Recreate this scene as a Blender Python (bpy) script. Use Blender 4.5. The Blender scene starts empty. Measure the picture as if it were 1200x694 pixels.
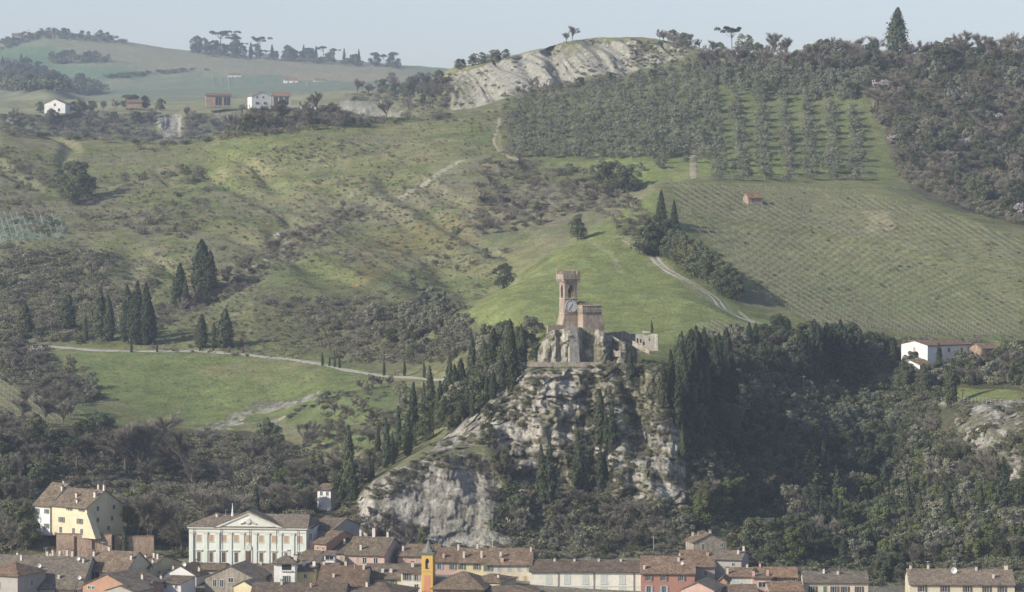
HAZE, SKYS, SUNS, EXPO = .85e-4, .12, 4.5, 0.36
import bpy, math, random
import numpy as np
random.seed(7); RNG = np.random.default_rng(11)
S = bpy.context.scene; COL = S.collection
K = 3571.0; CZ = 120.0; VH = 240.0      # focal length in photo pixels, eye height, horizon row
def P3(u, v, Y): return ((u-600)/K*Y, Y, CZ+(VH-v)/K*Y)

# ------------------------------------------------------------------ noise
def _h(ix, iy, iz, s):
    n = (ix*374761393 + iy*668265263 + iz*2147483647*3 + s*974634777) & 0xffffffff
    n = ((n ^ (n >> 13))*1274126177) & 0xffffffff
    n = ((n ^ (n >> 16))*2246822519) & 0xffffffff
    return ((n ^ (n >> 15)) & 0xffffff)/float(0xffffff)
def vn(x, y, z=None, s=0):
    x = np.asarray(x, float); y = np.asarray(y, float)
    fx = np.floor(x); fy = np.floor(y); ix = fx.astype(np.int64); iy = fy.astype(np.int64)
    tx = x-fx; ty = y-fy; tx = tx*tx*(3-2*tx); ty = ty*ty*(3-2*ty)
    def lay(iz):
        a = _h(ix,iy,iz,s)*(1-tx)+_h(ix+1,iy,iz,s)*tx; b = _h(ix,iy+1,iz,s)*(1-tx)+_h(ix+1,iy+1,iz,s)*tx
        return a*(1-ty)+b*ty
    if z is None: return lay(0)*2-1
    z = np.asarray(z, float); fz = np.floor(z); iz = fz.astype(np.int64); tz = z-fz; tz = tz*tz*(3-2*tz)
    return (lay(iz)*(1-tz)+lay(iz+1)*tz)*2-1
def fbm(x, y, z=None, o=4, s=0, g=.5):
    r = 0; a = 1; t = 0
    for i in range(o):
        r = r+a*vn(x, y, z, s+i*17); t += a; a *= g; x = x*2.03+11.3; y = y*2.03+5.7
        if z is not None: z = z*2.03+3.1
    return r/t
def sm(x, a, b):
    t = np.clip((x-a)/(b-a), 0, 1); return t*t*(3-2*t)
def inpoly(u, v, p):
    r = np.zeros(np.shape(u), bool); n = len(p)
    for i in range(n):
        x1,y1 = p[i]; x2,y2 = p[(i+1)%n]
        if y1 == y2: continue
        c = ((y1 > v) != (y2 > v)) & (u < (x2-x1)*(v-y1)/(y2-y1)+x1); r ^= c
    return r

# ------------------------------------------------------------------ materials
def newmat(name):
    m = bpy.data.materials.new(name); m.use_nodes = True; nt = m.node_tree; nt.nodes.clear()
    return m, nt
def nd(nt, t, **kw):
    n = nt.nodes.new(t)
    for k, v in kw.items():
        if hasattr(n, k) and not k.startswith('i_'): setattr(n, k, v)
    return n
def noise(nt, scale, detail=3, vec=None, rough=.6, dist=0):
    n = nt.nodes.new('ShaderNodeTexNoise'); n.inputs['Scale'].default_value = scale; n.inputs['Detail'].default_value = detail
    n.inputs['Roughness'].default_value = rough; n.inputs['Distortion'].default_value = dist
    if vec is not None: nt.links.new(vec, n.inputs['Vector'])
    return n.outputs[0]
def ramp(nt, f, stops):
    r = nt.nodes.new('ShaderNodeValToRGB'); e = r.color_ramp.elements
    while len(e) < len(stops): e.new(.5)
    for k, (p, c) in zip(e, stops): k.position = p; k.color = (c if len(c) == 4 else (*c, 1)) if isinstance(c, tuple) else (c, c, c, 1)
    nt.links.new(f, r.inputs[0]); return r.outputs[0]
def mix(nt, a, b, f=1.0, mode='MULTIPLY'):
    m = nt.nodes.new('ShaderNodeMix'); m.data_type = 'RGBA'; m.blend_type = mode
    for k, val in ((0, f), (6, a), (7, b)):
        sock = m.inputs[k]
        if hasattr(val, 'links'): nt.links.new(val, sock)
        elif isinstance(val, (int, float)): sock.default_value = val if k == 0 else (val, val, val, 1)
        else: sock.default_value = (*val, 1)
    return m.outputs[2]
def coords(nt, kind='Object', scale=(1,1,1)):
    t = nt.nodes.new('ShaderNodeTexCoord'); m = nt.nodes.new('ShaderNodeMapping'); m.inputs['Scale'].default_value = scale
    nt.links.new(t.outputs[kind], m.inputs[0]); return m.outputs[0]
def geopos(nt, scale=(1,1,1)):
    t = nt.nodes.new('ShaderNodeNewGeometry'); m = nt.nodes.new('ShaderNodeMapping'); m.inputs['Scale'].default_value = scale
    nt.links.new(t.outputs['Position'], m.inputs[0]); return m.outputs[0]
def bump(nt, h, st=.5, dist=.1):
    b = nt.nodes.new('ShaderNodeBump'); b.inputs['Strength'].default_value = st; b.inputs['Distance'].default_value = dist
    nt.links.new(h, b.inputs['Height']); return b.outputs[0]
def surf(nt, col, rough=.9, nrm=None, spec=.1, metal=0):
    o = nt.nodes.new('ShaderNodeOutputMaterial')
    if rough is None:
        b = nt.nodes.new('ShaderNodeBsdfDiffuse'); ci = b.inputs['Color']
    else:
        b = nt.nodes.new('ShaderNodeBsdfPrincipled'); ci = b.inputs['Base Color']; b.inputs['Roughness'].default_value = rough
        b.inputs['Specular IOR Level'].default_value = spec; b.inputs['Metallic'].default_value = metal
    if hasattr(col, 'links'): nt.links.new(col, ci)
    else: ci.default_value = (*col, 1)
    if nrm is not None: nt.links.new(nrm, b.inputs['Normal'])
    nt.links.new(b.outputs[0], o.inputs['Surface'])
M = {}
def masonry(name, c, c2, c3, course=.5):
    m, nt = newmat(name); p = coords(nt); b = nt.nodes.new('ShaderNodeTexBrick'); t = nt.nodes.new('ShaderNodeTexCoord'); s_ = nt.nodes.new('ShaderNodeSeparateXYZ'); ad = nt.nodes.new('ShaderNodeMath'); cb = nt.nodes.new('ShaderNodeCombineXYZ')
    nt.links.new(t.outputs['Object'], s_.inputs[0]); nt.links.new(s_.outputs[0], ad.inputs[0]); nt.links.new(s_.outputs[1], ad.inputs[1]); nt.links.new(ad.outputs[0], cb.inputs[0]); nt.links.new(s_.outputs[2], cb.inputs[1]); nt.links.new(cb.outputs[0], b.inputs['Vector'])
    b.inputs['Scale'].default_value = 1; b.inputs['Brick Width'].default_value = course*1.9; b.inputs['Row Height'].default_value = course; b.inputs['Mortar Size'].default_value = .035
    b.inputs['Color1'].default_value = (1.12,1.1,1.05,1); b.inputs['Color2'].default_value = (.78,.76,.74,1); b.inputs['Mortar'].default_value = (.72,.7,.66,1)
    base = ramp(nt, noise(nt, .55, 6, coords(nt,'Object',(1,1,.6)), .7), [(.33, c2), (.5, c), (.68, c3)]); st = ramp(nt, noise(nt, 1.3, 5, coords(nt,'Object',(1,1,.22)), .7), [(.34, .6), (.6, 1.05)])
    surf(nt, mix(nt, mix(nt, base, b.outputs[0], .75), st), .95, bump(nt, noise(nt, 3, 5, p, .75), .8, .15)); M[name] = m; return m
def plaster(name, c, var=.16, stain=.35, rough=.95):
    m, nt = newmat(name); p = coords(nt)
    a = ramp(nt, noise(nt, .35, 5, p), [(.3, 1-stain*1.5), (.62, 1.0)]); b = ramp(nt, noise(nt, 3, 4, coords(nt,'Object',(1,1,.25))), [(.25, 1-var), (.75, 1+var*.4)])
    c2 = tuple(min(1, x*.66+.02) for x in (c[0], c[1]*.97, c[2]*.92))
    base = mix(nt, c2, c, a, 'MIX'); col = mix(nt, base, b)
    surf(nt, col, rough, bump(nt, noise(nt, 8, 3, p), .25, .03)); M[name] = m; return m
def tiles(name, c1, c2, c3):
    m, nt = newmat(name); p = coords(nt)
    w = nt.nodes.new('ShaderNodeTexWave'); w.wave_type = 'BANDS'; w.bands_direction = 'X'; w.inputs['Scale'].default_value = 1.05
    w.inputs['Distortion'].default_value = .6; w.inputs['Detail Scale'].default_value = 2.0; nt.links.new(p, w.inputs[0])
    v = nt.nodes.new('ShaderNodeTexVoronoi'); v.inputs['Scale'].default_value = 2.4; nt.links.new(p, v.inputs['Vector'])
    big = ramp(nt, noise(nt, .45, 4, p), [(.32, c1), (.5, c2), (.7, c3)])
    sp = nt.nodes.new('ShaderNodeSeparateColor'); nt.links.new(v.outputs['Color'], sp.inputs[0])
    cell = ramp(nt, sp.outputs[0], [(0, .62), (.5, .95), (1, 1.35)])
    col = mix(nt, big, cell); wv = ramp(nt, w.outputs[0], [(.1, .62), (.6, 1.0)]); col = mix(nt, col, wv, .8)
    lich = ramp(nt, noise(nt, 1.6, 5, p), [(.55, 0.0), (.68, 1.0)]); col = mix(nt, col, (.27,.255,.21), mix(nt, lich, .55), 'MIX')
    oi = nt.nodes.new('ShaderNodeObjectInfo'); col = mix(nt, col, ramp(nt, oi.outputs['Random'], [(0, (.78,.76,.74)), (.4, (1.02,1.0,.98)), (.7, (1.12,1.02,.92)), (1, (.9,.92,.9))]))
    surf(nt, col, .95, bump(nt, w.outputs[0], .6, .08)); M[name] = m; return m
def leafmat(name, c, var=.35, hue=None, inner=.3):
    m, nt = newmat(name)
    oi = nt.nodes.new('ShaderNodeObjectInfo'); g = nt.nodes.new('ShaderNodeNewGeometry')
    r1 = ramp(nt, oi.outputs['Random'], [(0, 1-var), (.5, 1.0), (1, 1+var)])
    r2 = ramp(nt, g.outputs['Random Per Island'], [(0, 1-inner*.7), (1, 1+inner*.7)]); var *= .75
    c2 = hue if hue else tuple(x*.8 for x in c)
    h = ramp(nt, oi.outputs['Random'], [(0, c2), (.35, c), (.7, c2), (1, c)])
    n1 = ramp(nt, noise(nt, .7, 2, coords(nt)), [(.3, .72), (.7, 1.25)])
    col = mix(nt, mix(nt, mix(nt, h, r1), r2), n1); surf(nt, col, None); M[name] = m; return m
def plain(name, c, rough=.8, spec=.2, metal=0, var=.15, sc=2.0):
    m, nt = newmat(name); n1 = ramp(nt, noise(nt, sc, 4, coords(nt)), [(.3, 1-var), (.7, 1+var*.5)])
    surf(nt, mix(nt, c, n1), rough, None, spec, metal); M[name] = m; return m

# ------------------------------------------------------------------ objects
def mesh_np(name, V, F, m=None, smooth=False):
    """V (n,3) float, F (k,4) or (k,3) int"""
    me = bpy.data.meshes.new(name); V = np.ascontiguousarray(V, np.float32); F = np.ascontiguousarray(F, np.int32); k = F.shape[1]
    me.vertices.add(len(V)); me.vertices.foreach_set('co', V.ravel())
    me.loops.add(F.size); me.loops.foreach_set('vertex_index', F.ravel())
    me.polygons.add(len(F)); me.polygons.foreach_set('loop_start', np.arange(0, F.size, k, dtype=np.int32))
    me.polygons.foreach_set('loop_total', np.full(len(F), k, np.int32))
    me.polygons.foreach_set('use_smooth', np.full(len(F), smooth)); me.update(calc_edges=True)
    if m: me.materials.append(m)
    return me
def link(name, me, parent=None, m=None):
    o = bpy.data.objects.new(name, me); COL.objects.link(o)
    if parent: o.parent = parent
    if m and me and not me.materials: me.materials.append(m)
    return o
def tag(o, label=None, cat=None, group=None, kind=None):
    if label: o['label'] = label
    if cat: o['category'] = cat
    if group: o['group'] = group
    if kind: o['kind'] = kind
    return o
class MB:
    def __init__(s): s.v = []; s.f = []
    def add(s, vs, fs):
        n = len(s.v); s.v += [tuple(p) for p in vs]; s.f += [tuple(i+n for i in f) for f in fs]; return s
    def box(s, x0, x1, y0, y1, z0, z1):
        return s.add([(x0,y0,z0),(x1,y0,z0),(x1,y1,z0),(x0,y1,z0),(x0,y0,z1),(x1,y0,z1),(x1,y1,z1),(x0,y1,z1)],
              [(0,3,2,1),(4,5,6,7),(0,1,5,4),(1,2,6,5),(2,3,7,6),(3,0,4,7)])
    def hexa(s, lo, hi):      # lo, hi: 4 points each
        return s.add(list(lo)+list(hi), [(0,3,2,1),(4,5,6,7),(0,1,5,4),(1,2,6,5),(2,3,7,6),(3,0,4,7)])
    def prism(s, poly, y0, y1):   # poly in xz, extruded in y
        n = len(poly); vs = [(x,y0,z) for x,z in poly]+[(x,y1,z) for x,z in poly]
        return s.add(vs, [tuple(range(n)), tuple(range(2*n-1, n-1, -1))]+[(i, i+n, (i+1)%n+n, (i+1)%n) for i in range(n)])
    def prismx(s, poly, x0, x1):  # poly in yz, extruded in x
        n = len(poly); vs = [(x0,y,z) for y,z in poly]+[(x1,y,z) for y,z in poly]
        return s.add(vs, [tuple(range(n-1,-1,-1)), tuple(range(n, 2*n))]+[(i, (i+1)%n, (i+1)%n+n, i+n) for i in range(n)])
    def tube(s, pts, rs, n=6):
        base = len(s.v); P = [np.array(p, float) for p in pts]
        for i, p in enumerate(P):
            d = P[min(i+1,len(P)-1)]-P[max(i-1,0)]; d /= np.linalg.norm(d)+1e-9
            a = np.cross(d, (0,0,1) if abs(d[2]) < .9 else (1,0,0)); a /= np.linalg.norm(a); b = np.cross(d, a)
            r = rs[i] if hasattr(rs, '__len__') else rs
            for k in range(n):
                t = 2*math.pi*k/n; s.v.append(tuple(p+r*(a*math.cos(t)+b*math.sin(t))))
        for i in range(len(P)-1):
            for k in range(n):
                a0 = base+i*n+k; a1 = base+i*n+(k+1)%n; s.f.append((a0, a1, a1+n, a0+n))
        s.f.append(tuple(base+k for k in range(n-1,-1,-1))); s.f.append(tuple(base+(len(P)-1)*n+k for k in range(n))); return s
    def mesh(s, name):
        me = bpy.data.meshes.new(name); me.from_pydata(s.v, [], s.f); me.update(); return me
    def build(s, name, m, parent=None, smooth=False):
        me = s.mesh(name)
        if smooth: me.polygons.foreach_set('use_smooth', [True]*len(me.polygons))
        return link(name, me, parent, m)
def empty(name, loc, rz=0):
    o = bpy.data.objects.new(name, None); COL.objects.link(o); o.location = loc; o.rotation_euler = (0,0,rz); o.empty_display_size = .5; return o

# ------------------------------------------------------------------ terrain: stacked contour lines, each (u, v, distance)
LN = [
 [(0,None,60,70)],
 [(0,None,330,20)],
 [(0,None,600,3)],
 [(0,None,800,2.5)],
 [(-400,700,850),(0,694,862),(60,672,885),(180,665,890),(220,662,895),(400,664,890),(430,657,898),(600,655,902),(750,662,902),(850,668,902),(950,690,895),(1200,702,890),(1600,702,890)],
 [(-400,640,925),(0,628,915),(40,625,905),(150,626,905),(200,615,930),(300,600,950),(380,605,940),(430,641,916),(600,641,920),(700,630,924),(780,630,924),(850,638,925),(950,642,938),(1040,645,945),(1130,645,932),(1200,645,920),(1600,640,920)],
 [(-400,580,1000),(0,575,985),(100,572,1005),(200,572,1025),(270,572,1030),(350,580,1000),(400,588,960),(430,571,935),(470,545,938),(500,531,942),(575,520,948),(620,560,945),(700,572,942),(780,565,942),(820,580,945),(880,592,968),(950,592,988),(1040,592,1005),(1130,590,972),(1200,580,950),(1600,570,955)],
 [(-400,540,1050),(0,530,1040),(100,532,1052),(200,535,1082),(260,535,1090),(340,540,1062),(400,555,1008),(430,562,955),(475,537,955),(500,524,956),(560,512,952),(600,492,956),(640,482,958),(700,490,960),(790,482,960),(806,500,962),(840,525,982),(900,530,1010),(1000,530,1052),(1040,530,1062),(1100,522,1025),(1150,505,992),(1200,500,980),(1600,480,1000)],
 [(-400,500,1120),(0,495,1105),(100,500,1115),(200,508,1135),(260,506,1140),(340,508,1120),(400,520,1070),(430,535,1000),(480,520,990),(530,490,990),(570,466,980),(600,446,976),(625,429,974),(660,425,973),(770,424,974),(800,440,978),(840,465,1006),(900,472,1048),(1000,472,1088),(1050,472,1094),(1100,472,1070),(1150,468,1046),(1200,464,1036),(1600,450,1060)],
 [(-400,440,1200),(0,470,1170),(100,482,1160),(230,493,1166),(320,487,1158),(380,465,1150),(450,472,1100),(520,464,1080),(580,445,1030),(625,426,1000),(660,424,1000),(770,422,1000),(850,440,1050),(1000,452,1106),(1050,453,1108),(1100,453,1090),(1200,447,1075),(1600,430,1100)],
 [(-400,395,1300),(0,402,1290),(100,411,1270),(200,411,1270),(300,415,1260),(350,420,1250),(400,430,1230),(450,440,1200),(520,443,1160),(560,440,1120),(600,420,1085),(640,402,1080),(700,400,1080),(800,400,1080),(870,400,1090),(950,405,1125),(1000,418,1126),(1060,433,1122),(1200,433,1106),(1600,410,1130)],
 [(-400,340,1400),(0,350,1390),(100,362,1380),(200,360,1370),(300,345,1370),(400,365,1320),(500,385,1260),(540,366,1220),(600,352,1190),(700,345,1190),(800,350,1170),(870,381,1140),(950,386,1158),(1050,399,1165),(1200,402,1160),(1600,395,1170)],
 [(-400,290,1480),(0,300,1470),(100,302,1460),(200,300,1460),(300,300,1450),(400,322,1390),(500,362,1290),(540,365,1240),(600,335,1265),(650,300,1300),(700,268,1345),(740,240,1385),(770,215,1425),(800,212,1450),(850,206,1480),(950,216,1480),(1050,226,1460),(1100,240,1440),(1200,270,1400),(1600,350,1300)],
 [(-400,270,1560),(0,275,1530),(200,262,1540),(300,270,1520),(400,280,1480),(500,335,1360),(540,366,1275),(600,346,1310),(650,313,1345),(700,283,1395),(740,253,1435),(770,221,1460),(800,209,1480),(850,202,1500),(950,213,1500),(1050,223,1480),(1200,266,1420),(1600,340,1330)],
 [(-400,220,1680),(0,225,1650),(100,235,1640),(200,225,1640),(300,220,1640),(400,212,1630),(500,215,1590),(600,225,1540),(700,218,1530),(760,196,1540),(850,186,1580),(950,190,1580),(1050,198,1560),(1100,215,1530),(1200,240,1480),(1600,300,1400)],
 [(-400,130,1900),(-100,140,1880),(0,150,1850),(60,160,1850),(150,166,1850),(210,171,1820),(240,166,1810),(270,151,1800),(300,141,1790),(340,134,1790),(390,130,1800),(450,138,1810),(520,130,1840),(560,125,1850),(600,120,1850),(700,115,1840),(800,108,1820),(900,100,1820),(1000,95,1800),(1100,110,1750),(1200,140,1700),(1600,160,1650)],
 [(-400,180,2100),(0,185,2100),(400,170,2100),(500,150,2080),(530,134,2060),(600,108,2000),(700,96,1990),(800,84,1980),(850,76,1950),(900,72,1930),(1000,70,1900),(1100,72,1850),(1200,85,1800),(1600,100,1750)],
 [(-400,178,2450),(0,176,2450),(400,168,2450),(480,148,2300),(520,83,2220),(560,74,2200),(600,64,2180),(650,53,2180),(690,44,2180),(740,41,2170),(780,46,2150),(830,58,2110),(900,66,2050),(1000,64,2000),(1100,62,1960),(1200,64,1940),(1600,60,1900)],
 [(-400,130,2560),(0,132,2550),(100,131,2550),(200,128,2550),(300,126,2550),(400,126,2560),(480,116,2560),(520,100,2500),(600,90,2500),(800,80,2500),(1000,90,2400),(1600,100,2400)],
 [(-400,118,2900),(0,118,2900),(200,119,2900),(330,112,2900),(480,105,2900),(600,100,2900),(1000,110,2900),(1600,120,2900)],
 [(-400,125,3300),(0,120,3300),(60,106,3300),(100,126,3300),(250,130,3300),(500,125,3300),(1000,140,3300),(1600,140,3300)],
 [(-400,100,4200),(0,92,4200),(80,104,4200),(200,106,4100),(300,104,4100),(480,102,4100),(600,110,4100),(1600,140,4000)],
 [(-400,50,5600),(-100,48,5500),(0,44,5500),(50,33,5500),(90,37,5400),(140,47,5300),(220,58,5200),(300,66,5100),(400,71,5100),(470,77,5100),(560,85,5100),(800,110,5000),(1600,140,5000)],
 [(-400,105,6600),(200,110,6600),(600,140,6600),(1600,160,6600)],
 [(-400,150,9500),(1600,150,9500)],
]
UG = np.concatenate([np.arange(-420,-10,12.), np.arange(-10,1212,1.35), np.arange(1214,1630,12.)])
NU = len(UG)
def line_interp(L):
    u = np.array([p[0] for p in L], float)
    if L[0][1] is None:
        Y = np.full(NU, float(L[0][2])); return Y, (CZ-L[0][3])/Y
    v = np.array([p[1] for p in L], float); y = np.array([p[2] for p in L], float)
    # smooth interpolation: linear then blurred in u
    a = np.interp(UG, u, v); b = np.interp(UG, u, y)
    uu = np.arange(-420, 1630, 2.); A = np.interp(uu, u, v); B = np.interp(uu, u, y); kx = np.exp(-np.linspace(-2,2,25)**2); kx /= kx.sum()
    A = np.convolve(np.pad(A, 12, 'edge'), kx, 'valid'); B = np.convolve(np.pad(B, 12, 'edge'), kx, 'valid')
    return np.interp(UG, uu, B), (np.interp(UG, uu, A)-VH)/K
LY = []; LT = []
for L in LN:
    y, t = line_interp(L); LY.append(y); LT.append(t)
LY = np.array(LY); LT = np.array(LT)     # tan of depression
nseg = [6,8,8,8,46,60,34,70,20,44,60,70,14,60,100,34,90,24,16,12,22,60,12,10]
# monotone cubic across lines, in parameter
h = LT[1:]-LT[:-1]; d = np.zeros_like(LT); same = h[1:]*h[:-1] > 0
d[1:-1] = np.where(same, 2*h[1:]*h[:-1]/np.where(same, h[1:]+h[:-1], 1), 0); d[0] = h[0]; d[-1] = h[-1]
YY = []; TT = []; SS = []
for i, n in enumerate(nseg):
    for j in range(n):
        t = j/n; YY.append(LY[i]*(1-t)+LY[i+1]*t); h00 = 2*t**3-3*t**2+1; h10 = t**3-2*t**2+t; h01 = 1-h00; h11 = t**3-t**2
        TT.append(h00*LT[i]+h10*d[i]+h01*LT[i+1]+h11*d[i+1]); SS.append(i+t)
YY.append(LY[-1]); TT.append(LT[-1]); SS.append(len(LN)-1)
YY = np.array(YY); TT = np.array(TT); SS = np.array(SS)[:,None]*np.ones(NU)[None]; NR = len(YY)
V0 = VH+TT*K; U0 = np.ones((NR,1))*UG[None]     # undisturbed picture row of each terrain point
X = (U0-600)/K*YY; Z = CZ-TT*YY
# natural relief
far = sm(YY, 2300, 4200)
amp = sm(SS, 4.0, 6.5)*(1-.0*far)
n1 = fbm(X/150, YY/150, o=3, s=1)*3.4+fbm(X/38, YY/38, o=3, s=5)*1.5+fbm(X/9, YY/9, o=3, s=9)*.45
gul = 1-np.abs(fbm((X+YY*.35)/70, (YY)/260, o=3, s=21)); gul = -sm(gul, .86, 1)*3.0
hillm = sm(SS, 10.2, 12)*(1-sm(SS, 16.5, 17.5))
Zn = Z+amp*(n1*(.35+.65*sm(SS,9.5,12))+gul*hillm*(1-sm(U0,520,640)))+far*fbm(X/500, YY/500, o=4, s=31)*9
# keep the fields, the track and the farm flat enough
ROCKP = {
 'lower': [(420,585),(445,560),(470,545),(500,530),(572,533),(585,560),(600,600),(602,650),(425,650)],
 'main': [(495,532),(540,492),(590,450),(620,431),(775,424),(792,470),(806,540),(806,610),(780,640),(745,610),(700,575),(665,590),(622,600),(610,565),(582,528),(560,512)],
 'right': [(1118,480),(1150,470),(1215,470),(1215,600),(1165,570),(1130,530)],
 'bad': [(523,84),(560,74),(600,63),(650,52),(690,45),(760,44),(810,54),(790,70),(740,84),(690,90),(640,104),(590,118),(560,128),(525,132)],
 'plat1': [(398,120),(440,120),(470,128),(468,140),(400,140)], 'plat2': [(183,134),(212,134),(216,170),(198,170)], 'plat3': [(250,130),(272,128),(268,142),(255,142)],
 'plat4': [(300,128),(330,127),(325,140),(308,140)], 'plat5': [(5,138),(22,138),(20,150),(8,150)], 'plat6': [(70,136),(80,136),(78,156),(68,156)],
 'slide': [(225,506),(262,492),(310,474),(376,459),(362,474),(330,492),(318,506),(290,516),(240,514)],
}
wu = U0+fbm(X/14, YY/14, Zn/14, o=4, s=41)*9; wv = V0+fbm(X/14, YY/14, Zn/14, o=4, s=43)*9
def rk(n): return inpoly(wu, wv, ROCKP[n])
townm = 1-sm(SS, 4.0, 4.7)
inR = (SS > 4.6) & (SS < 8.6)
rockm = np.zeros_like(Zn)
for n in ('lower', 'main', 'right'): rockm = np.maximum(rockm, (rk(n) & inR)*1.)
rockm = np.maximum(rockm, (rk('slide') & (SS > 8) & (SS < 11))*.8*sm(fbm(X/9, YY/9, o=4, s=151), -.12, .12))
badm = (rk('bad') & (SS > 15.9) & (SS < 17.3))*1.
for n in ('plat1','plat2','plat3','plat4','plat5','plat6'): badm = np.maximum(badm, (rk(n) & (SS > 16.8) & (SS < 18.3))*1.)
def blur(A, n):
    for ax in (0, 1):
        kx = np.ones(n)/n; A = np.apply_along_axis(lambda r: np.convolve(np.pad(r, n//2, 'edge'), kx, 'valid')[:A.shape[ax]], ax, A)
    return A
rs = blur(np.maximum(rockm, 0), 7)
# crags: push the face towards and away from the viewer side
rx = fbm(X/16, Zn/26, YY/16, o=5, s=51, g=.55); rid = 1-np.abs(fbm(X/9, Zn/30, YY/20, o=4, s=57))
facing = (SS < 8.05)*1.
def gb(c, w): return np.exp(-((U0-c)/w)**2)
nose = (gb(645,34)*8-gb(690,11)*3+gb(722,16)*6-gb(745,9)*4+gb(775,16)*8-gb(592,10)*6+gb(560,14)*3)*sm(SS,5.2,6.2)+(gb(455,14)*4-gb(492,8)*4+gb(525,16)*5-gb(556,8)*4)*sm(SS,4.7,5.2)*(1-sm(SS,6,6.4))
zl = Zn/7+fbm(X/18, Zn/18, o=3, s=131)*1.6; ledge = (zl-np.floor(zl)); mid_ = fbm(X/8, Zn/7, YY/9, o=4, s=133)
crk = np.abs(fbm(X/6.5+fbm(X/4, Zn/4, o=2, s=141), Zn/9, YY/8, o=3, s=143)); crk2 = np.abs(fbm(X/2.6+Zn/9, Zn/3.4, YY/4, o=2, s=147)); crack = sm(.16-crk, 0, .16); crack2 = sm(.2-crk2, 0, .2)
low_ = inpoly(U0, V0, ROCKP['lower']); dmp = 1-.6*blur(low_*1., 9)
cr = rs*dmp*(-crack*1.9-crack2*.6+nose*.55+(1-ledge)*2.2+mid_*4.2+rx*6.5+(rid-.7)*3.5+vn(X/1.6, Zn/2.2, YY/2, s=3)*.45)*facing
cr = cr-rs*facing*sm(1-np.abs(vn(X/13+Zn/40, Zn/60, s=77)), .8, 1)*4
Yn = YY-cr
Yn = Yn-(fbm(X/22, Zn/30, o=4, s=61)*4.0*sm(SS,4.6,5.4)*(1-sm(SS,8.2,9))*(1-rs))*.6
Zn = Zn+rs*facing*fbm(X/6, Zn/5, YY/6, o=3, s=63)*1.1
bs = blur(badm, 5); bw = fbm(X/60, Zn/40, o=3, s=73)*26; rib = np.abs(fbm((X+Zn*.7+bw)/30, (Zn-bw)/90, o=5, s=71, g=.6))*1.15; 
kk = (V0-70)*.55; Yn = Yn-bs*(rib-.3)*26*(SS > 16)+bs*(gb(652+kk,8)*20+gb(614+kk,7)*11-gb(636+kk,8)*8+gb(706+kk*1.5,6)*7) ; Zn = Zn-bs*sm(.35-rib, 0, .35)*3*(SS<16.9)
YG = Yn; XG = (U0-600)/K*YG; ZG = Zn; VG = VH-(ZG-CZ)/YG*K
PFX = np.minimum.accumulate(VG[60:], axis=0)

def hit(u, v):
    """first terrain point seen at photo pixel (u, v)"""
    c = int(np.clip(np.searchsorted(UG, u), 1, NU-1)); c = c if abs(UG[c]-u) < abs(UG[c-1]-u) else c-1
    col = VG[24:, c]; j = int(np.argmax(col <= v))
    if j == 0: return None
    a, b = col[j-1], col[j]; t = (a-v)/(a-b+1e-9); r = j-1+24
    Y = YG[r,c]*(1-t)+YG[r+1,c]*t; Zz = ZG[r,c]*(1-t)+ZG[r+1,c]*t
    return ((u-600)/K*Y, Y, Zz)
def ground(x, y):
    u = 600+x/y*K; c = np.searchsorted(UG, u); c = int(min(max(c, 1), NU-1)); f = (u-UG[c-1])/(UG[c]-UG[c-1]); f = min(max(f,0),1)
    za = np.interp(y, YG[:,c-1], ZG[:,c-1]); zb = np.interp(y, YG[:,c], ZG[:,c]); return float(za*(1-f)+zb*f)

# ------------------------------------------------------------------ what grows or lies where (albedo)
gu = U0+fbm(X/25, YY/25, o=4, s=81)*14; gv = V0+fbm(X/25, YY/25, o=4, s=83)*7
n2 = fbm(X/60, YY/60, o=5, s=91); n3 = fbm(X/12, YY/12, o=4, s=95); n4 = fbm(X/3.5, YY/3.5, o=3, s=97)
def C(*c): return np.array(c)[None, None, :]
G1 = C(.13,.14,.062); G2 = C(.185,.175,.095); SCR = C(.165,.148,.105); BRT = C(.16,.175,.075); DK = C(.05,.055,.032); DRY = C(.27,.235,.15); BR = C(.175,.125,.07); PURP = C(.18,.155,.125)
A = G1+(G2-G1)*sm(n2+n3*.6, -.25, .35)[...,None]
A = A+(SCR-A)*sm(fbm(X/45, YY/45, o=5, s=101)+.6*n4, -.12, .34)[...,None]*.75
A = A+(C(.10,.12,.06)-A)*sm(fbm(X/20, YY/20, o=4, s=103)+.5*n4, .12, .4)[...,None]*.6
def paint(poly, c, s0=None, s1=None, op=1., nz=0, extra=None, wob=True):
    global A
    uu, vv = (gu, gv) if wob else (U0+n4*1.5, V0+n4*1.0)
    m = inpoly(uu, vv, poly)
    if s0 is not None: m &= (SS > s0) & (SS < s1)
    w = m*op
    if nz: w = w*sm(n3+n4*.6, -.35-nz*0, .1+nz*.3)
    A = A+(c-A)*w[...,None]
paint([(-20,225),(130,225),(200,280),(160,405),(-20,405)], SCR, 9, 16, .75, .4)
paint([(-20,165),(210,172),(200,225),(-20,225)], SCR, 9, 16, .6, .5)
paint([(540,190),(640,185),(745,215),(765,262),(700,262),(600,262),(545,280)], PURP, 11, 16, .6, .3)
paint([(300,280),(430,225),(560,180),(600,200),(430,270),(330,322),(262,350),(150,410),(120,390),(240,330)], PURP, 10, 16, .5, .3)
paint([(440,272),(520,250),(585,255),(560,280),(480,300),(430,345),(395,360),(420,310)], BR, 10, 16, .5, .2)
paint([(300,340),(470,330),(545,350),(548,372),(600,400),(560,440),(420,435),(300,400)], C(.1,.1,.06), 9, 15, .7)
paint([(545,368),(600,338),(650,303),(705,268),(760,225),(790,260),(870,372),(920,382),(950,402),(640,402),(560,385)], BRT, 9.8, 14, 1)
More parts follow.
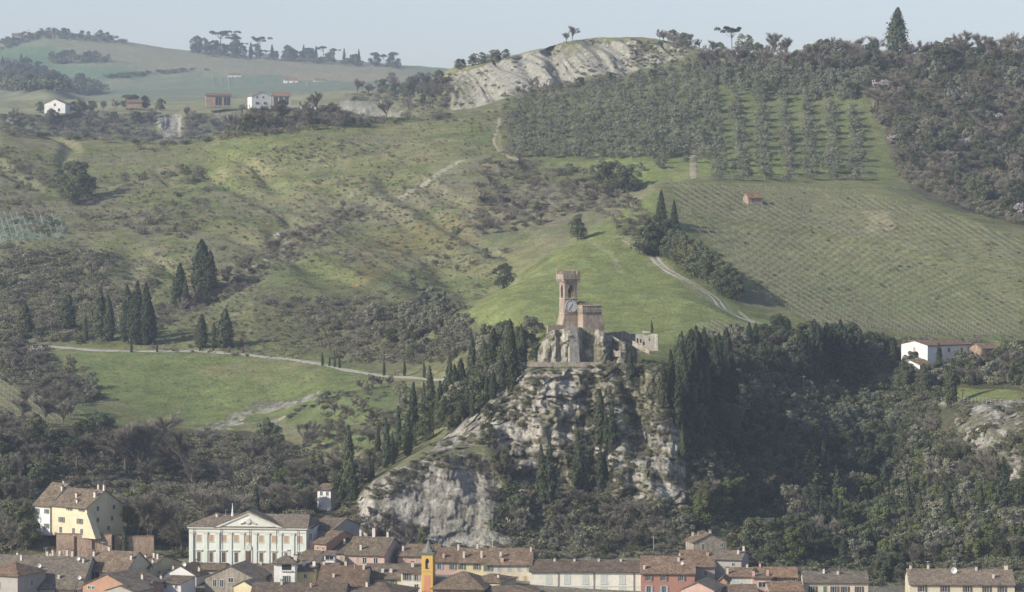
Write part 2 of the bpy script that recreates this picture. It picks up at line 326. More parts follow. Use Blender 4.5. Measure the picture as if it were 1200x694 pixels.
paint([(780,210),(1010,212),(1060,232),(1110,250),(1220,285),(1220,405),(1050,400),(940,388),(890,345),(800,265),(775,235)], C(.165,.165,.085), 10, 14, .85)
paint([(1060,285),(1220,300),(1220,405),(1060,400),(930,350),(990,300)], C(.115,.14,.06), 10, 14, .6, .3)
paint([(1010,247),(1045,245),(1050,272),(1020,275)], DRY, 10, 14, .7)
paint([(60,418),(340,418),(470,440),(440,452),(385,463),(320,485),(250,496),(200,488),(110,470),(60,440)], C(.14,.16,.068), 7.8, 11, .95)
paint([(250,424),(380,425),(380,450),(300,455),(230,438)], C(.19,.165,.10), 7.8, 10.9, .5, .3)
paint([(-20,430),(50,455),(100,485),(90,520),(-20,510)], C(.2,.19,.1), 7, 10.6, .8)
paint([(330,470),(480,452),(520,462),(490,515),(440,540),(380,520),(330,500)], C(.11,.13,.06), 6, 10.3, .85)
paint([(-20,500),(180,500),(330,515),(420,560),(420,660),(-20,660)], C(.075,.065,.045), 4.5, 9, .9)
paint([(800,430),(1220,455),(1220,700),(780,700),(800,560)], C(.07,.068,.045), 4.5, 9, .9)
paint([(790,395),(1220,400),(1220,452),(790,452)], C(.09,.09,.05), 8.2, 10.6, .8)
paint([(965,452),(1060,452),(1060,464),(965,464)], BRT, 7.5, 10, .9)
paint([(1100,456),(1220,458),(1220,476),(1100,470)], C(.16,.17,.07), 7.5, 10, .9)
paint([(430,530),(500,520),(600,500),(640,480),(700,560),(800,560),(860,600),(860,680),(420,680)], C(.13,.125,.075), 4.4, 8.2, .8)
paint([(590,75),(1000,75),(1060,215),(585,212)], C(.12,.128,.06), 13.6, 16.9, .8, wob=False)
paint([(640,190),(900,178),(1000,205),(780,210),(700,205)], C(.17,.19,.075), 13, 15, .8)
paint([(1010,60),(1220,55),(1220,275),(1110,245),(1055,210)], C(.1,.085,.065), 13, 18, .85)
paint([(520,40),(860,40),(860,64),(700,52),(620,68),(530,86)], C(.2,.2,.1), 16.9, 18, .9)
A = np.where((SS > 15.9)[...,None] & (U0 < 520)[...,None] & (SS < 17.95)[...,None], .6*A+.4*C(.11,.1,.075), A)
# ploughed and sown strips on the distant slopes
plat = (SS >= 17.9) & (U0 < 560)
A = np.where(plat[...,None], C(.21,.2,.13)+.05*n2[...,None], A)
f1 = (SS > 19.9); A = np.where(f1[...,None], C(.17,.175,.12)+.04*n2[...,None], A)
def pf(poly, c, op=1): paint(poly, c, 19.6, 23.5, op, wob=False)
pf([(150,88),(240,82),(235,88),(110,104),(100,112),(560,112),(560,98),(345,84)], C(.14,.16,.115))
pf([(-20,52),(60,50),(100,70),(60,76),(-20,70)], C(.12,.17,.1)); pf([(60,38),(150,45),(300,66),(470,80),(470,92),(340,86),(200,80),(120,66)], C(.2,.185,.13))
pf([(330,84),(560,92),(560,100),(350,94)], C(.22,.19,.13)); pf([(55,75),(150,76),(170,84),(80,92)], C(.12,.165,.1))
paint([(-20,250),(70,252),(80,278),(-20,290)], C(.15,.2,.16), 11, 14.5, 1, wob=False)
# rock faces and clay badlands
RK = C(.40,.372,.305)+.07*n3[...,None]+.05*n4[...,None]; strat = vn(X/5, Zn/1.8, YY/8, s=111)
RK = RK*(1-.18*crack[...,None])*(1-.12*crack2[...,None]); RK = RK*(1-.3*sm(strat, .15, .6)[...,None]); RK = RK*(1-.35*sm(fbm(X/3, Zn/14, o=3, s=113), .12, .4)[...,None])
sl = np.gradient(ZG, axis=0)/(np.abs(np.gradient(YG, axis=0))+.02); veg = sm(fbm(X/11, Zn/8, YY/10, o=4, s=117)+.35*n4+.35*(ledge < .25)-.22*inpoly(U0, V0, [(520,500),(600,440),(690,426),(690,470),(640,560),(560,530)]), .0, .2)
vegm = np.where(rk('lower'), veg*.45*sm(fbm(X/11, Zn/8, o=3, s=118), .05, .3), veg*.85)
RK = RK+(C(.17,.165,.10)-RK)*vegm[...,None]
A = A+(RK-A)*rockm[...,None]
BD = C(.31,.295,.235)*(1-.2*np.clip(n3,0,1)[...,None]); BD = BD+(C(.17,.165,.1)-BD)*sm(fbm(X/40, Zn/40, o=4, s=121)-.3*rib+.16*sm(U0,700,800)+.3*n4, -.02, .25)[...,None]*.8
A = A+(BD-A)*badm[...,None]
def path_mask(pts, w):
    m = np.zeros_like(Z)
    for (u1,v1),(u2,v2) in zip(pts[:-1], pts[1:]):
        t = np.clip(((U0-u1)*(u2-u1)+(V0-v1)*(v2-v1))/((u2-u1)**2+(v2-v1)**2), 0, 1)
        dd = np.hypot(U0-u1-t*(u2-u1), (V0-v1-t*(v2-v1))*1.5); m = np.maximum(m, 1-sm(dd+n4*w*.6, w*.4, w))
    return m
for pts, w, c, op in (([(585,140),(583,160),(590,175),(612,190)],5,DRY,.5), ([(540,185),(505,205),(470,222)],5,C(.33,.31,.26),.6),
        ([(690,285),(715,300),(730,322)],5,C(.26,.25,.16),.45), ([(730,280),(760,300),(800,330),(850,362)],9,C(.27,.25,.17),.5),
        ([(290,322),(330,300),(310,312)],4,C(.33,.31,.26),.7), ([(650,318),(620,326),(600,335)],3,C(.26,.25,.16),.4),
        ([(1100,470),(1160,480),(1200,476)],6,C(.35,.33,.28),.5), ([(930,250),(1060,290),(1200,320)],3.5,C(.2,.19,.13),.6)):
    A = A+(c-A)*(path_mask(pts, w)*op*((SS > 7) & (SS < 17)))[...,None]
A = A+(C(.17,.155,.13)-A)*(townm*sm(YY, 640, 760))[...,None]
vp = inpoly(U0, V0, [(786,216),(1000,222),(1056,240),(1110,254),(1215,288),(1215,400),(1060,395),(950,383),(892,346),(800,262)]) & (SS > 10) & (SS < 14.2)
A = A*(1+(.26*np.cos(2*np.pi*(V0-.62*U0)/6+n3*.8)*vp))[...,None]
A = np.where((rockm+badm < .1)[...,None], A*C(.97,1.0,.97), A); A = np.clip(A*1.1, .02, .6)

def terrain_mesh(name, keep, m, lo=0, hi=NR-1):
    idx = np.arange(NR*NU).reshape(NR, NU); q = np.stack([idx[:-1,:-1], idx[:-1,1:], idx[1:,1:], idx[1:,:-1]], -1)
    q = q[keep].reshape(-1, 4); used, inv = np.unique(q, return_inverse=True); F = inv.reshape(-1, 4)
    V = np.stack([XG.ravel(), YG.ravel(), ZG.ravel()], -1)[used]
    me = mesh_np(name, V, F, m, True)
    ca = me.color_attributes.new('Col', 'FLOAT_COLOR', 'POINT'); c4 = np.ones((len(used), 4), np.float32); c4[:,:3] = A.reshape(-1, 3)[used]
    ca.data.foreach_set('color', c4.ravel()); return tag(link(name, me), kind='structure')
def ground_mat(name, rocky):
    m, nt = newmat(name); at = nt.nodes.new('ShaderNodeAttribute'); at.attribute_name = 'Col'; g = geopos(nt)
    a = ramp(nt, noise(nt, .9, 5, g, .75), [(.3, .5), (.5, 1.0), (.72, 1.55)]); b = ramp(nt, noise(nt, .12, 5, g), [(.3, .78), (.7, 1.22)])
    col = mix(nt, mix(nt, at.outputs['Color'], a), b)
    if rocky:
        c = ramp(nt, noise(nt, 1, 5, geopos(nt, (.5,.5,.14)), .7, 1.2), [(.36, .48), (.5, 1.0), (.7, 1.18)]); col = mix(nt, col, c)
        surf(nt, col, None, bump(nt, noise(nt, .7, 6, geopos(nt, (1,1,.5)), .75), .9, 1.6))
    else:
        ct = ramp(nt, noise(nt, 1, 4, geopos(nt, (.12,.12,.8)), .65, .6), [(.36, .87), (.5, 1.0), (.66, 1.08)]); col = mix(nt, col, ct)
        tint = ramp(nt, noise(nt, .35, 4, g), [(.35, (1.12,1.0,.82)), (.65, (.9,1.03,1.02))]); col = mix(nt, col, tint)
        surf(nt, col, None, bump(nt, noise(nt, .8, 5, g, .7), .7, .8))
    M[name] = m; return m
isrock = (np.maximum(rs, bs) > .4)[:-1,:-1]
terrain_mesh('cliff', isrock, ground_mat('cliff_rock', True))
terrain_mesh('hills', ~isrock, ground_mat('hill_ground', False))
# ------------------------------------------------------------------ plants
leafmat('cypress_leaf', (.062,.076,.045), .3, (.078,.086,.046)); leafmat('oak_leaf', (.085,.10,.056), .35, (.105,.11,.056)); leafmat('green_leaf', (.12,.14,.055), .3, (.14,.15,.06))
leafmat('olive_leaf', (.17,.18,.12), .2, (.195,.20,.135)); leafmat('pine_leaf', (.055,.07,.042), .2); leafmat('twig', (.19,.172,.135), .3, (.21,.185,.138), .35)
leafmat('shrub_leaf', (.14,.145,.08), .3, (.175,.165,.095)); leafmat('dry_leaf', (.27,.225,.14), .25, (.3,.23,.15)); leafmat('blossom', (.55,.50,.48), .15); leafmat('grass_leaf', (.19,.205,.09), .25, (.23,.22,.11))
leafmat('grey_leaf', (.16,.165,.115), .25, (.19,.18,.125))
wood_ = None; plain('bark', (.15,.12,.095), .95, .05); plain('pale_bark', (.24,.21,.18), .95, .05)

def quads(c, s, up=0., asp=1.0, rng=RNG, nrm=None):
    """random leaf clump faces round the centres c, half size s"""
    n = len(c); a = rng.normal(size=(n,3)); a /= np.linalg.norm(a, axis=1)[:,None]
    if up: a = a*(1-up)+np.array([0,0,1.])*up; a /= np.linalg.norm(a, axis=1)[:,None]
    b = rng.normal(size=(n,3))
    if nrm is not None:
        q = nrm+rng.normal(size=(n,3))*.5; q /= np.linalg.norm(q, axis=1)[:,None]+1e-9
        if up: a = np.array([[0,0,1.]])+rng.normal(size=(n,3))*.35
        a = np.cross(q, np.cross(a, q)); a /= np.linalg.norm(a, axis=1)[:,None]+1e-9; b = np.cross(q, a)
    b -= a*(a*b).sum(1)[:,None]; b /= np.linalg.norm(b, axis=1)[:,None]+1e-9
    s = (np.ones(n)*s*rng.uniform(.6, 1.3, n))[:,None]; A_ = a*s*asp; B_ = b*s
    V = np.stack([c-A_*.9, c+B_*.8, c+A_, c-B_*.8], 1).reshape(-1, 3); F = np.arange(4*n).reshape(-1, 4); return V, F
def clumps(cen, rad, per, rng, flat=1.):
    out = []; nr = []
    for c, r in zip(cen, rad):
        d = rng.normal(size=(per,3)); d /= np.linalg.norm(d, axis=1)[:,None]; d[:,2] = np.where(d[:,2] < -.45, -d[:,2], d[:,2])
        rr = r*rng.uniform(.72, 1.06, per)[:,None]; p = d*rr; p[:,2] *= flat; out.append(np.array(c)+p); nr.append(d)
    return np.concatenate(out), np.concatenate(nr)
def trunk_mb(h, r, lean=0., rng=RNG, limbs=(), n=6):
    mb = MB(); mb.tube([(0,0,-.6),(lean*.3,0,h*.4),(lean,0,h)], [r*1.25, r*.9, r*.45], n)
    for p, q, w in limbs: mb.tube([p, tuple((a+b)/2+rng.normal()*.15 for a, b in zip(p, q)), q], [w, w*.7, w*.35], 4)
    return mb
PROTO = {}
def reg(kind, tm, tmat, cV, cF, cmat, ref, cname='crown', name=None):
    ms_t = tm.mesh(kind+'_trunk'); ms_t.materials.append(M[tmat]); ms_c = mesh_np(kind+'_crown', cV, cF, M[cmat])
    # joined version for far copies
    nv = len(tm.v); me = bpy.data.meshes.new(kind+'_small'); fs = [tuple(int(i) for i in f) for f in tm.f]+[tuple(int(i)+nv for i in f) for f in cF]
    me.from_pydata([tuple(map(float, p)) for p in tm.v]+[tuple(map(float, p)) for p in cV], [], fs); me.materials.append(M[tmat]); me.materials.append(M[cmat])
    me.polygons.foreach_set('material_index', [0]*len(tm.f)+[1]*len(cF)); me.update(); PROTO.setdefault(kind, []).append((ms_t, ms_c, me, ref))
def rnd(seed): return np.random.default_rng(seed)
# Italian cypress, 14 m
for k in range(4):
    g = rnd(100+k); H = 14; R = [1.15,.95,1.35,1.7][k]; n = 3600
    t = g.uniform(0, 1, n)**.9; a = g.uniform(0, 2*math.pi, n); prof = np.sin(np.pi*np.clip(t*.93+.07,0,1)**.62)**.75
    lump = 1+.3*fbm(np.cos(a)*1.6+k*9, np.sin(a)*1.6, t*13, o=3, s=k)*1.6+.1*np.sin(a*5-t*23); r = R*prof*lump*np.where(g.uniform(size=n) < .12, g.uniform(1.0,1.45,n), g.uniform(.7,1.03,n))
    c = np.stack([r*np.cos(a)+.35*np.sin(t*2.2+k)*t, r*np.sin(a)+.25*np.cos(t*3+k)*t, .5+t*(H-.5)], 1); nr = np.stack([np.cos(a), np.sin(a), .25+0*a], 1)
    V, F = quads(c, .19, .75, 1.7, g, nr); reg('cypress', trunk_mb(H*.85, .16), 'bark', V, F, 'cypress_leaf', H)
def broad(kind, seeds, H, W, nb, per, leaf, ls, tm='bark', hb=.22, cr=.34, flat=.8, narrow=0.):
    per = int(per*2.3); ls *= .62
    for k in seeds:
        g = rnd(k); cen = []; rad = []; limbs = []
        for i in range(nb):
            z = g.uniform(0, 1); rr = W*.5*math.sqrt(max(.05, 1-(2*z-.75)**2/1.9))*(1-narrow*z)*g.uniform(.25,.95); a = g.uniform(0, 2*math.pi)
            p = (rr*math.cos(a), rr*math.sin(a), H*(hb+cr*.3)+z*H*(1-hb-cr*.55)); cen.append(p); rad.append(H*cr*.5*g.uniform(.55,1.1)*(1-.35*z))
            if i % 2 == 0: limbs.append(((0,0,H*g.uniform(.15,.45)), p, .02*H*.5))
        c, nr = clumps(cen, rad, per, g, flat); V, F = quads(c, ls, 0, 1, g, nr)
        reg(kind, trunk_mb(H*.5, H*.024, g.normal()*.3, g, limbs), tm, V, F, leaf, H)
broad('oak', (201,202,203,204,205), 10, 8.8, 42, 62, 'oak_leaf', .33, hb=.02, cr=.36, flat=.95)
broad('green', (211,212,213), 10, 6.8, 34, 70, 'green_leaf', .33, hb=.06, flat=.95)
broad('olive', (221,222,223,224), 5, 5.4, 26, 36, 'olive_leaf', .22, 'pale_bark', hb=.05, cr=.40, flat=1.05)
broad('greyoak', (231,232,233), 8, 7.6, 32, 52, 'grey_leaf', .32, 'pale_bark', hb=.04, flat=1.)
# pointed conifer / cedar, 12 m
for k in range(3):
    g = rnd(300+k); H = 12; n = 3600; t = g.uniform(0,1,n)**1.25; a = g.uniform(0, 2*math.pi, n); ly = np.abs(np.sin(t*22+np.floor(a*1.3)*1.7+k))
    r = 2.7*(1-t)**.75*(.45+.6*ly)*g.uniform(.6,1.08,n)*(1+.25*np.sin(a*2+k)); c = np.stack([r*np.cos(a), r*np.sin(a), .9+t*(H-.9)-r*.12], 1)
    V, F = quads(c, .22, 0, 1.2, g, np.stack([np.cos(a), np.sin(a), .6+0*a], 1)); reg('conifer', trunk_mb(H*.92, .2), 'bark', V, F, 'pine_leaf', H)
# umbrella pine, 12 m
for k in range(2):
    g = rnd(320+k); H = 12; cen = [(g.normal()*2.2, g.normal()*2.2, H-1.6+g.normal()*.45) for _ in range(15)]; c, nr = clumps(cen, g.uniform(.9,1.7,15), 200, g, .55)
    V, F = quads(c, .21, 0, 1, g, nr); reg('umbrella_pine', trunk_mb(H-2, .25, .3, g, [((0,0,H*.62), p, .09) for p in cen[:9]]), 'bark', V, F, 'pine_leaf', H)
# bare winter tree, 10 m
def bare(kind, seeds, H, tmat='bark', cmat='twig', spread=1.0, nt=1500, tw=.05, multi=1, flo=0):
    for k in seeds:
        g = rnd(k); tips = []; limbs = []
        def grow(p, d, L, r, lev):
            q = p+d*L; limbs.append((tuple(p), tuple((p+q)/2+g.normal(size=3)*L*.05), tuple(q), r)); tips.append((p, q, lev))
            if lev >= 3: return
            for _ in range(int(g.integers(2,4)) if lev else 4):
                dd = d+g.normal(size=3)*np.array([.55,.55,.3])*spread; dd[2] = abs(dd[2])*.8+.25; dd /= np.linalg.norm(dd); grow(p+d*L*g.uniform(.55,1), dd, L*g.uniform(.6,.85), r*.6, lev+1)
        for m_ in range(multi):
            d0 = np.array([g.normal()*.12*multi, g.normal()*.12*multi, 1.]); d0 /= np.linalg.norm(d0); grow(np.array([g.normal()*.2*(multi-1), g.normal()*.2*(multi-1), 0.]), d0, H*.3, H*.016, 0)
        mb = MB()
        for a_, b_, c_, r in limbs: mb.tube([a_, b_, c_], [r, r*.8, r*.55], 4 if r < .1 else 6)
        ends = [(p, q) for p, q, l in tips if l >= 1]; idx = g.integers(0, len(ends), nt); t = g.uniform(.2, 1.1, nt)[:,None]
        P = np.array([e[0] for e in ends])[idx]; Q = np.array([e[1] for e in ends])[idx]; o_ = P+(Q-P)*t; L = H*.085*g.uniform(.5,1.3,nt)[:,None]
        dr = (Q-P)/np.linalg.norm(Q-P, axis=1)[:,None]*.7+g.normal(size=(nt,3))*.55+np.array([0,0,.35]); dr /= np.linalg.norm(dr, axis=1)[:,None]
        s = np.cross(dr, g.normal(size=(nt,3))); s /= np.linalg.norm(s, axis=1)[:,None]; s *= tw
        V = np.stack([o_-s, o_+s, o_+dr*L+s*.4, o_+dr*L-s*.4], 1).reshape(-1,3); F = np.arange(4*nt).reshape(-1,4)
        if flo:
            c = (o_+dr*L*g.uniform(.2,1,(nt,1)))[:flo]; V2, F2 = quads(c, .13, 0, 1, g); F = np.concatenate([F, F2+len(V)]); V = np.concatenate([V, V2])
        reg(kind, mb, tmat, V, F, cmat, float(np.max(V[:,2])))
bare('bare', (401,402,403,404,405), 10, nt=5200, tw=.017); bare('bare_bush', (411,412,413), 4, multi=4, nt=2600, tw=.013, spread=1.3); bare('blossom', (421,422), 4, multi=3, nt=1500, tw=.02, cmat='blossom', flo=1500, spread=1.2)
# low bushes and tussocks, radius about 1 m
def bush(kind, seeds, leaf, nb=5, per=22, ls=.2, flat=.75, R=1.):
    per = int(per*2.6); ls *= .6
    for k in seeds:
        g = rnd(k); cen = [(g.normal()*.45*R, g.normal()*.45*R, .35*R+abs(g.normal())*.25*R) for _ in range(nb)]; c, nr = clumps(cen, g.uniform(.4,.75,nb)*R, per, g, flat)
        c[:,2] = np.abs(c[:,2]); V, F = quads(c, ls*R, 0, 1, g, nr); me = mesh_np(kind, V, F, M[leaf]); PROTO.setdefault(kind, []).append((None, None, me, 1.3*R))
bush('shrub', (501,502,503), 'shrub_leaf'); bush('dark_shrub', (511,512), 'oak_leaf'); bush('dry_shrub', (521,522), 'dry_leaf', 5, 16, .16); bush('twig_shrub', (531,532), 'twig', 5, 24, .13)
bush('tussock', (541,542), 'grass_leaf', 3, 10, .16, .5)

NAMES = dict(cypress='cypress', oak='evergreen_tree', green='leafy_tree', olive='olive_tree', greyoak='grey_green_tree', conifer='conifer', umbrella_pine='umbrella_pine', bare='bare_tree',
   bare_bush='bare_bush', blossom='blossoming_tree', shrub='bush', dark_shrub='bush')
CNT = {}; THINGS = []
PEND = {}
def tree(kind, loc, h, label, group=None, var=None, wide=1., cat=None, name=None):
    if loc is None: return
    PEND.setdefault(name or NAMES[kind], []).append((h*K/loc[1], kind, loc, h, label, group, var, wide, cat, name))
def flush():
    for nm, L in PEND.items():
        L.sort(key=lambda t: -t[0]); keep, rest = L[:CAPS.get(nm, 290)], L[CAPS.get(nm, 290):]
        for t in keep: tree_now(*t[1:])
        byk = {}
        for t in rest: byk.setdefault(t[1], []).append((*t[2], t[3]/PROTO[t[1]][0][3]))
        for k, P in byk.items():
            for j in range(2): mass('woodland', k, j+1, P[j::2], f"far or small {NAMES[k].replace('_', ' ')}s left over {['among the woods','along the ridges'][j]}", 'woodland')
CAPS = {'bare_tree': 290, 'evergreen_tree': 290}
def tree_now(kind, loc, h, label, group=None, var=None, wide=1., cat=None, name=None):
    i = CNT[kind] = CNT.get(kind, 0)+1; pr = PROTO[kind]; mt, mc, ms, ref = pr[(i*7) % len(pr) if var is None else var % len(pr)]
    s = h/ref; nm = name or NAMES[kind]; px = h*K/loc[1]; rz = random.uniform(0, 6.28); wd = wide*random.uniform(.9,1.12)
    if mt is None or px < 17 or kind in ('bare_bush','blossom'):
        o = link(nm, ms)
    else:
        o = empty(nm, (0,0,0)); link('trunk', mt, o); link('crown', mc, o)
    o.location = (loc[0], loc[1], loc[2]-.15); o.rotation_euler = (0,0,rz); o.scale = (s*wd, s*wd, s)
    tag(o, label, cat or {'cypress':'cypress','olive':'olive tree','conifer':'conifer','umbrella_pine':'pine tree','bare_bush':'bush','shrub':'bush','dark_shrub':'bush'}.get(kind, 'tree'), group)
    THINGS.append((loc[0], loc[1])); return o
# --- one mass: points with instances of one plant
def mass(name, kind, var, pts, label, cat):
    if not pts: return
    ks = .42 if kind == 'bare_bush' and name == 'undergrowth' else .5 if kind in ('bare_bush',) else 1
    pts = [(p[0], p[1], p[2], p[3]*ks) for p in pts]; P = np.array([p[:3] for p in pts]); me = bpy.data.meshes.new(name); me.vertices.add(len(P)); me.vertices.foreach_set('co', P.astype(np.float32).ravel())
    a = me.attributes.new('siz', 'FLOAT', 'POINT'); a.data.foreach_set('value', [float(p[3]) for p in pts]); a = me.attributes.new('rot', 'FLOAT', 'POINT'); a.data.foreach_set('value', RNG.uniform(0, 6.28, len(P)))
    pr = PROTO[kind][var % len(PROTO[kind])]; src = bpy.data.objects.new(name+'_plant', pr[2])
    o = link(name, me); ng = bpy.data.node_groups.new(name, 'GeometryNodeTree'); ng.interface.new_socket('Geometry', in_out='INPUT', socket_type='NodeSocketGeometry'); ng.interface.new_socket('Geometry', in_out='OUTPUT', socket_type='NodeSocketGeometry')
    N = ng.nodes; gi = N.new('NodeGroupInput'); go = N.new('NodeGroupOutput'); ip = N.new('GeometryNodeInstanceOnPoints'); oi = N.new('GeometryNodeObjectInfo'); oi.inputs['Object'].default_value = src; oi.inputs['As Instance'].default_value = True
    s = N.new('GeometryNodeInputNamedAttribute'); s.data_type = 'FLOAT'; s.inputs['Name'].default_value = 'siz'; r = N.new('GeometryNodeInputNamedAttribute'); r.data_type = 'FLOAT'; r.inputs['Name'].default_value = 'rot'
    cx = N.new('ShaderNodeCombineXYZ'); l = ng.links
    l.new(gi.outputs[0], ip.inputs['Points']); l.new(oi.outputs['Geometry'], ip.inputs['Instance']); l.new(r.outputs[0], cx.inputs[2]); l.new(cx.outputs[0], ip.inputs['Rotation']); l.new(s.outputs[0], ip.inputs['Scale']); l.new(ip.outputs[0], go.inputs[0])
    md = o.modifiers.new('plants', 'NODES'); md.node_group = ng; tag(o, label, cat, kind='stuff'); return o

EXC = [(34,128,594,660),(126,152,594,628),(222,404,606,668),(366,404,566,606),(1076,1112,404,448),(1146,1176,404,432),(808,856,625,660),(636,690,384,432),(744,775,390,424),(240,345,108,138),(50,80,118,142),(182,214,136,162),(398,470,122,140)]
def excl(u, v): return any(a <= u <= b and c <= v <= d for a, b, c, d in EXC)
def pick(poly, n, mind=0., avoid=None):
    us = [p[0] for p in poly]; vs = [p[1] for p in poly]; out = []; tries = 0; cell = {}
    while len(out) < n and tries < n*30:
        tries += 1; u = random.uniform(min(us), max(us)); v = random.uniform(min(vs), max(vs))
        if not inpoly(np.array([u]), np.array([v]), poly)[0]: continue
        if excl(u, v): continue
        if mind and any((u-a)**2+((v-b)*1.7)**2 < mind*mind for a, b, _ in out): continue
        if avoid and any(inpoly(np.array([u]), np.array([v]), q)[0] for q in avoid): continue
        p = hit(u, v)
        if p: out.append((u, v, p))
    out.sort(key=lambda q: q[0]); return [q[2] for q in out], [(q[0], q[1]) for q in out]
def wood(mixk, n, poly, h0, h1, label, group, mind=0, avoid=None, wide=1.):
    """mixk: {kind: weight}; label may hold {k} for the word of the kind"""
    W = dict(oak='dark evergreen', green='yellow green leafy', bare='bare grey brown', greyoak='grey green bushy', bare_bush='low bare grey brown', blossom='pale blossoming', conifer='dark pointed conifer', shrub='low green', dark_shrub='low dark green', umbrella_pine='umbrella pine', cypress='slim dark cypress', olive='silvery olive')
    for p in pick(poly, n, mind, avoid)[0]:
        k = random.choices(list(mixk), list(mixk.values()))[0]; tree(k, p, random.uniform(h0, h1)*(.6 if k in ('bare_bush','blossom','shrub','dark_shrub') else 1), label.format(k=W[k]), group.format(k=W[k]), wide=wide)
ORD = ['', 'leftmost', 'second', 'third', 'fourth', 'fifth', 'sixth', 'seventh', 'eighth', 'ninth', 'tenth', 'eleventh', 'twelfth', 'thirteenth', 'fourteenth', 'fifteenth', 'sixteenth', 'seventeenth', 'eighteenth', 'nineteenth', 'twentieth', 'twenty-first', 'twenty-second', 'twenty-third', 'twenty-fourth']
def row(kind, lst, what, where, group, **kw):
    lst = sorted(lst)
    for i, t in enumerate(lst):
        u, v, hp = t[:3]; p = hit(u, v); k_ = 0
        while (not p or p[1] > 6000) and k_ < 12: k_ += 1; p = hit(u, v+k_*1.5)
        if not p: continue
        o_ = 'leftmost' if i == 0 else 'rightmost' if i == len(lst)-1 and i > 1 else ORD[i+1]; frm = '' if o_ in ('leftmost','rightmost') else ' from the left'
        tree(kind, p, hp*p[1]/K, f'{what}, {o_}{frm} {where}', group, var=t[3] if len(t) > 3 else None, wide=t[4] if len(t) > 4 else 1., **kw)

# --- cypresses one by one (photo column, foot, height in pixels)
row('cypress', [(30,395,40,3,1.9),(78,391,46,3,1.7),(118,399,62,2,1.25),(128,400,55,2),(146,401,50,2),(150,400,66,2,1.2),(160,404,74,2,1.2),(170,404,72,3),(178,403,50,2),(100,400,32,2)], 'tall dark cypress', 'in the clump above the road', 'cypresses above the road on the left')
row('cypress', [(210,361,52,2,1.5),(217,362,38,2),(237,347,66,3,1.5),(245,348,54,3,1.3)], 'broad dark cypress', 'in the gully below the bare scrub', 'cypresses in the left gully')
row('cypress', [(236,408,40,3,1.5),(251,408,30,2),(262,408,46,3,1.5),(268,408,36,3,1.2)], 'bushy cypress casting a long shadow', 'beside the pale road', 'cypresses beside the bend of the pale road')
row('cypress', [(154,413,14,0),(184,413,13,0),(234,412,9,0),(250,412,12,0),(285,414,8,0),(378,429,16,0),(386,430,14,0),(392,431,15,0),(398,432,15,0),(450,441,19,0),(474,441,20,0),(497,443,20,0)], 'small slim young cypress', 'along the edge of the road', 'young cypresses along the road')
row('cypress', [(407,594,95,0,1.05),(414,592,50,3),(433,566,32,1),(437,560,24,0),(443,548,50,1),(452,550,58,1),(459,545,38,3),(467,521,46,1),(477,533,34,3),(485,514,66,1),(478,535,50,2),(497,485,38,0),(505,483,54,0),(515,498,52,1),(526,490,72,1),(533,487,60,2),(540,480,60,3,1.2),(552,452,62,1),(568,447,48,3,1.2),(578,445,60,3,1.2)], 'tall dark cypress', 'on the slope left of the crag', 'cypresses climbing the slope left of the crag')
row('cypress', [(635,593,72,0),(645,594,78,1),(678,578,74,0),(686,580,40,1),(702,524,68,1,1.15),(704,578,55,1),(709,577,40,2),(718,532,62,1),(711,522,40,0),(738,467,58,0)], 'slender dark cypress', 'growing on the face of the crag', 'cypresses on the face of the crag')
row('cypress', [(776,478,56,1),(786,480,70,1),(794,505,72,1,1.1),(803,480,62,2),(812,478,66,1),(822,474,58,2),(800,540,40,0),(835,468,44,3)], 'tall dark cypress', 'at the right shoulder of the crag', 'cypresses right of the clock tower crag')
row('cypress', [(764,390,15,0)], 'tiny slim cypress', 'above the ruined wall right of the tower', 'cypresses right of the clock tower crag')
row('cypress', [(1100,448,46,0),(1058,450,32,2),(1115,478,58,2,1.25),(1084,462,36,3,1.6),(948,596,70,3,1.9),(964,582,68,1),(1056,602,32,1)], 'dark cypress', 'on the wooded slope below the farmhouse', 'cypresses below the white farmhouse')
row('cypress', [(600,462,85,1),(612,430,50,2),(589,458,45,2),(596,444,70,3)], 'tall dark cypress', 'just left of the tower terrace', 'cypresses left of the tower terrace')
row('cypress', [(154,662,22,0),(145,655,38,1,1.2)], 'small dark cypress', 'by the brick terrace wall', 'cypresses by the brick terrace wall')
p = hit(1051,67); tree('cypress', (p[0],p[1],p[2]) if p else None, 31, 'tall dark evergreen tree standing alone on the right skyline', None, var=3, wide=1.75)
row('umbrella_pine', [(858,68,38,0,.9)], 'flat topped pine tree', 'on the skyline', None)
row('oak', [(712,225,38,1,1.),(735,226,34),(722,228,26),(590,338,30,2,1.),(677,282,32,0),(92,232,46,1,1.),(100,236,34),(80,240,28),(574,494,22),(572,520,26)], 'dark round evergreen tree', 'among those scattered on the green slopes', 'evergreen trees scattered on the slopes')
row('conifer', [(790,268,34),(775,262,40),(765,300,40)], 'pointed dark conifer', 'at the head of the track row', None)
row('oak', [(780,298,34),(788,304,36),(796,309,38),(804,315,40),(812,321,40),(820,327,41),(828,332,41),(836,338,41),(844,343,40),(852,348,38),(861,352,36),(758,300,36),(768,294,36),(764,282,30),(784,290,34),(794,298,30)], 'dark rounded evergreen', 'in the close row along the track', 'evergreens in the row along the track')
row('bare', [(240,655,96,0,1.),(213,652,70,1),(262,640,70,2),(172,652,80,3),(158,640,70,4),(360,608,46),(330,600,40),(345,606,44),(180,560,84,0,1.3),(150,560,70,2,1.2),(215,560,66,1,1.2),(480,650,44)], 'large bare brown tree', 'behind the houses of the town', 'large bare trees behind the town')
row('conifer', [(300,606,38),(320,602,30)], 'dark green conifer', 'above the white villa', None)
row('umbrella_pine', [(90,560,48,0,1.2)], 'round headed green pine', 'above the pale house', None)
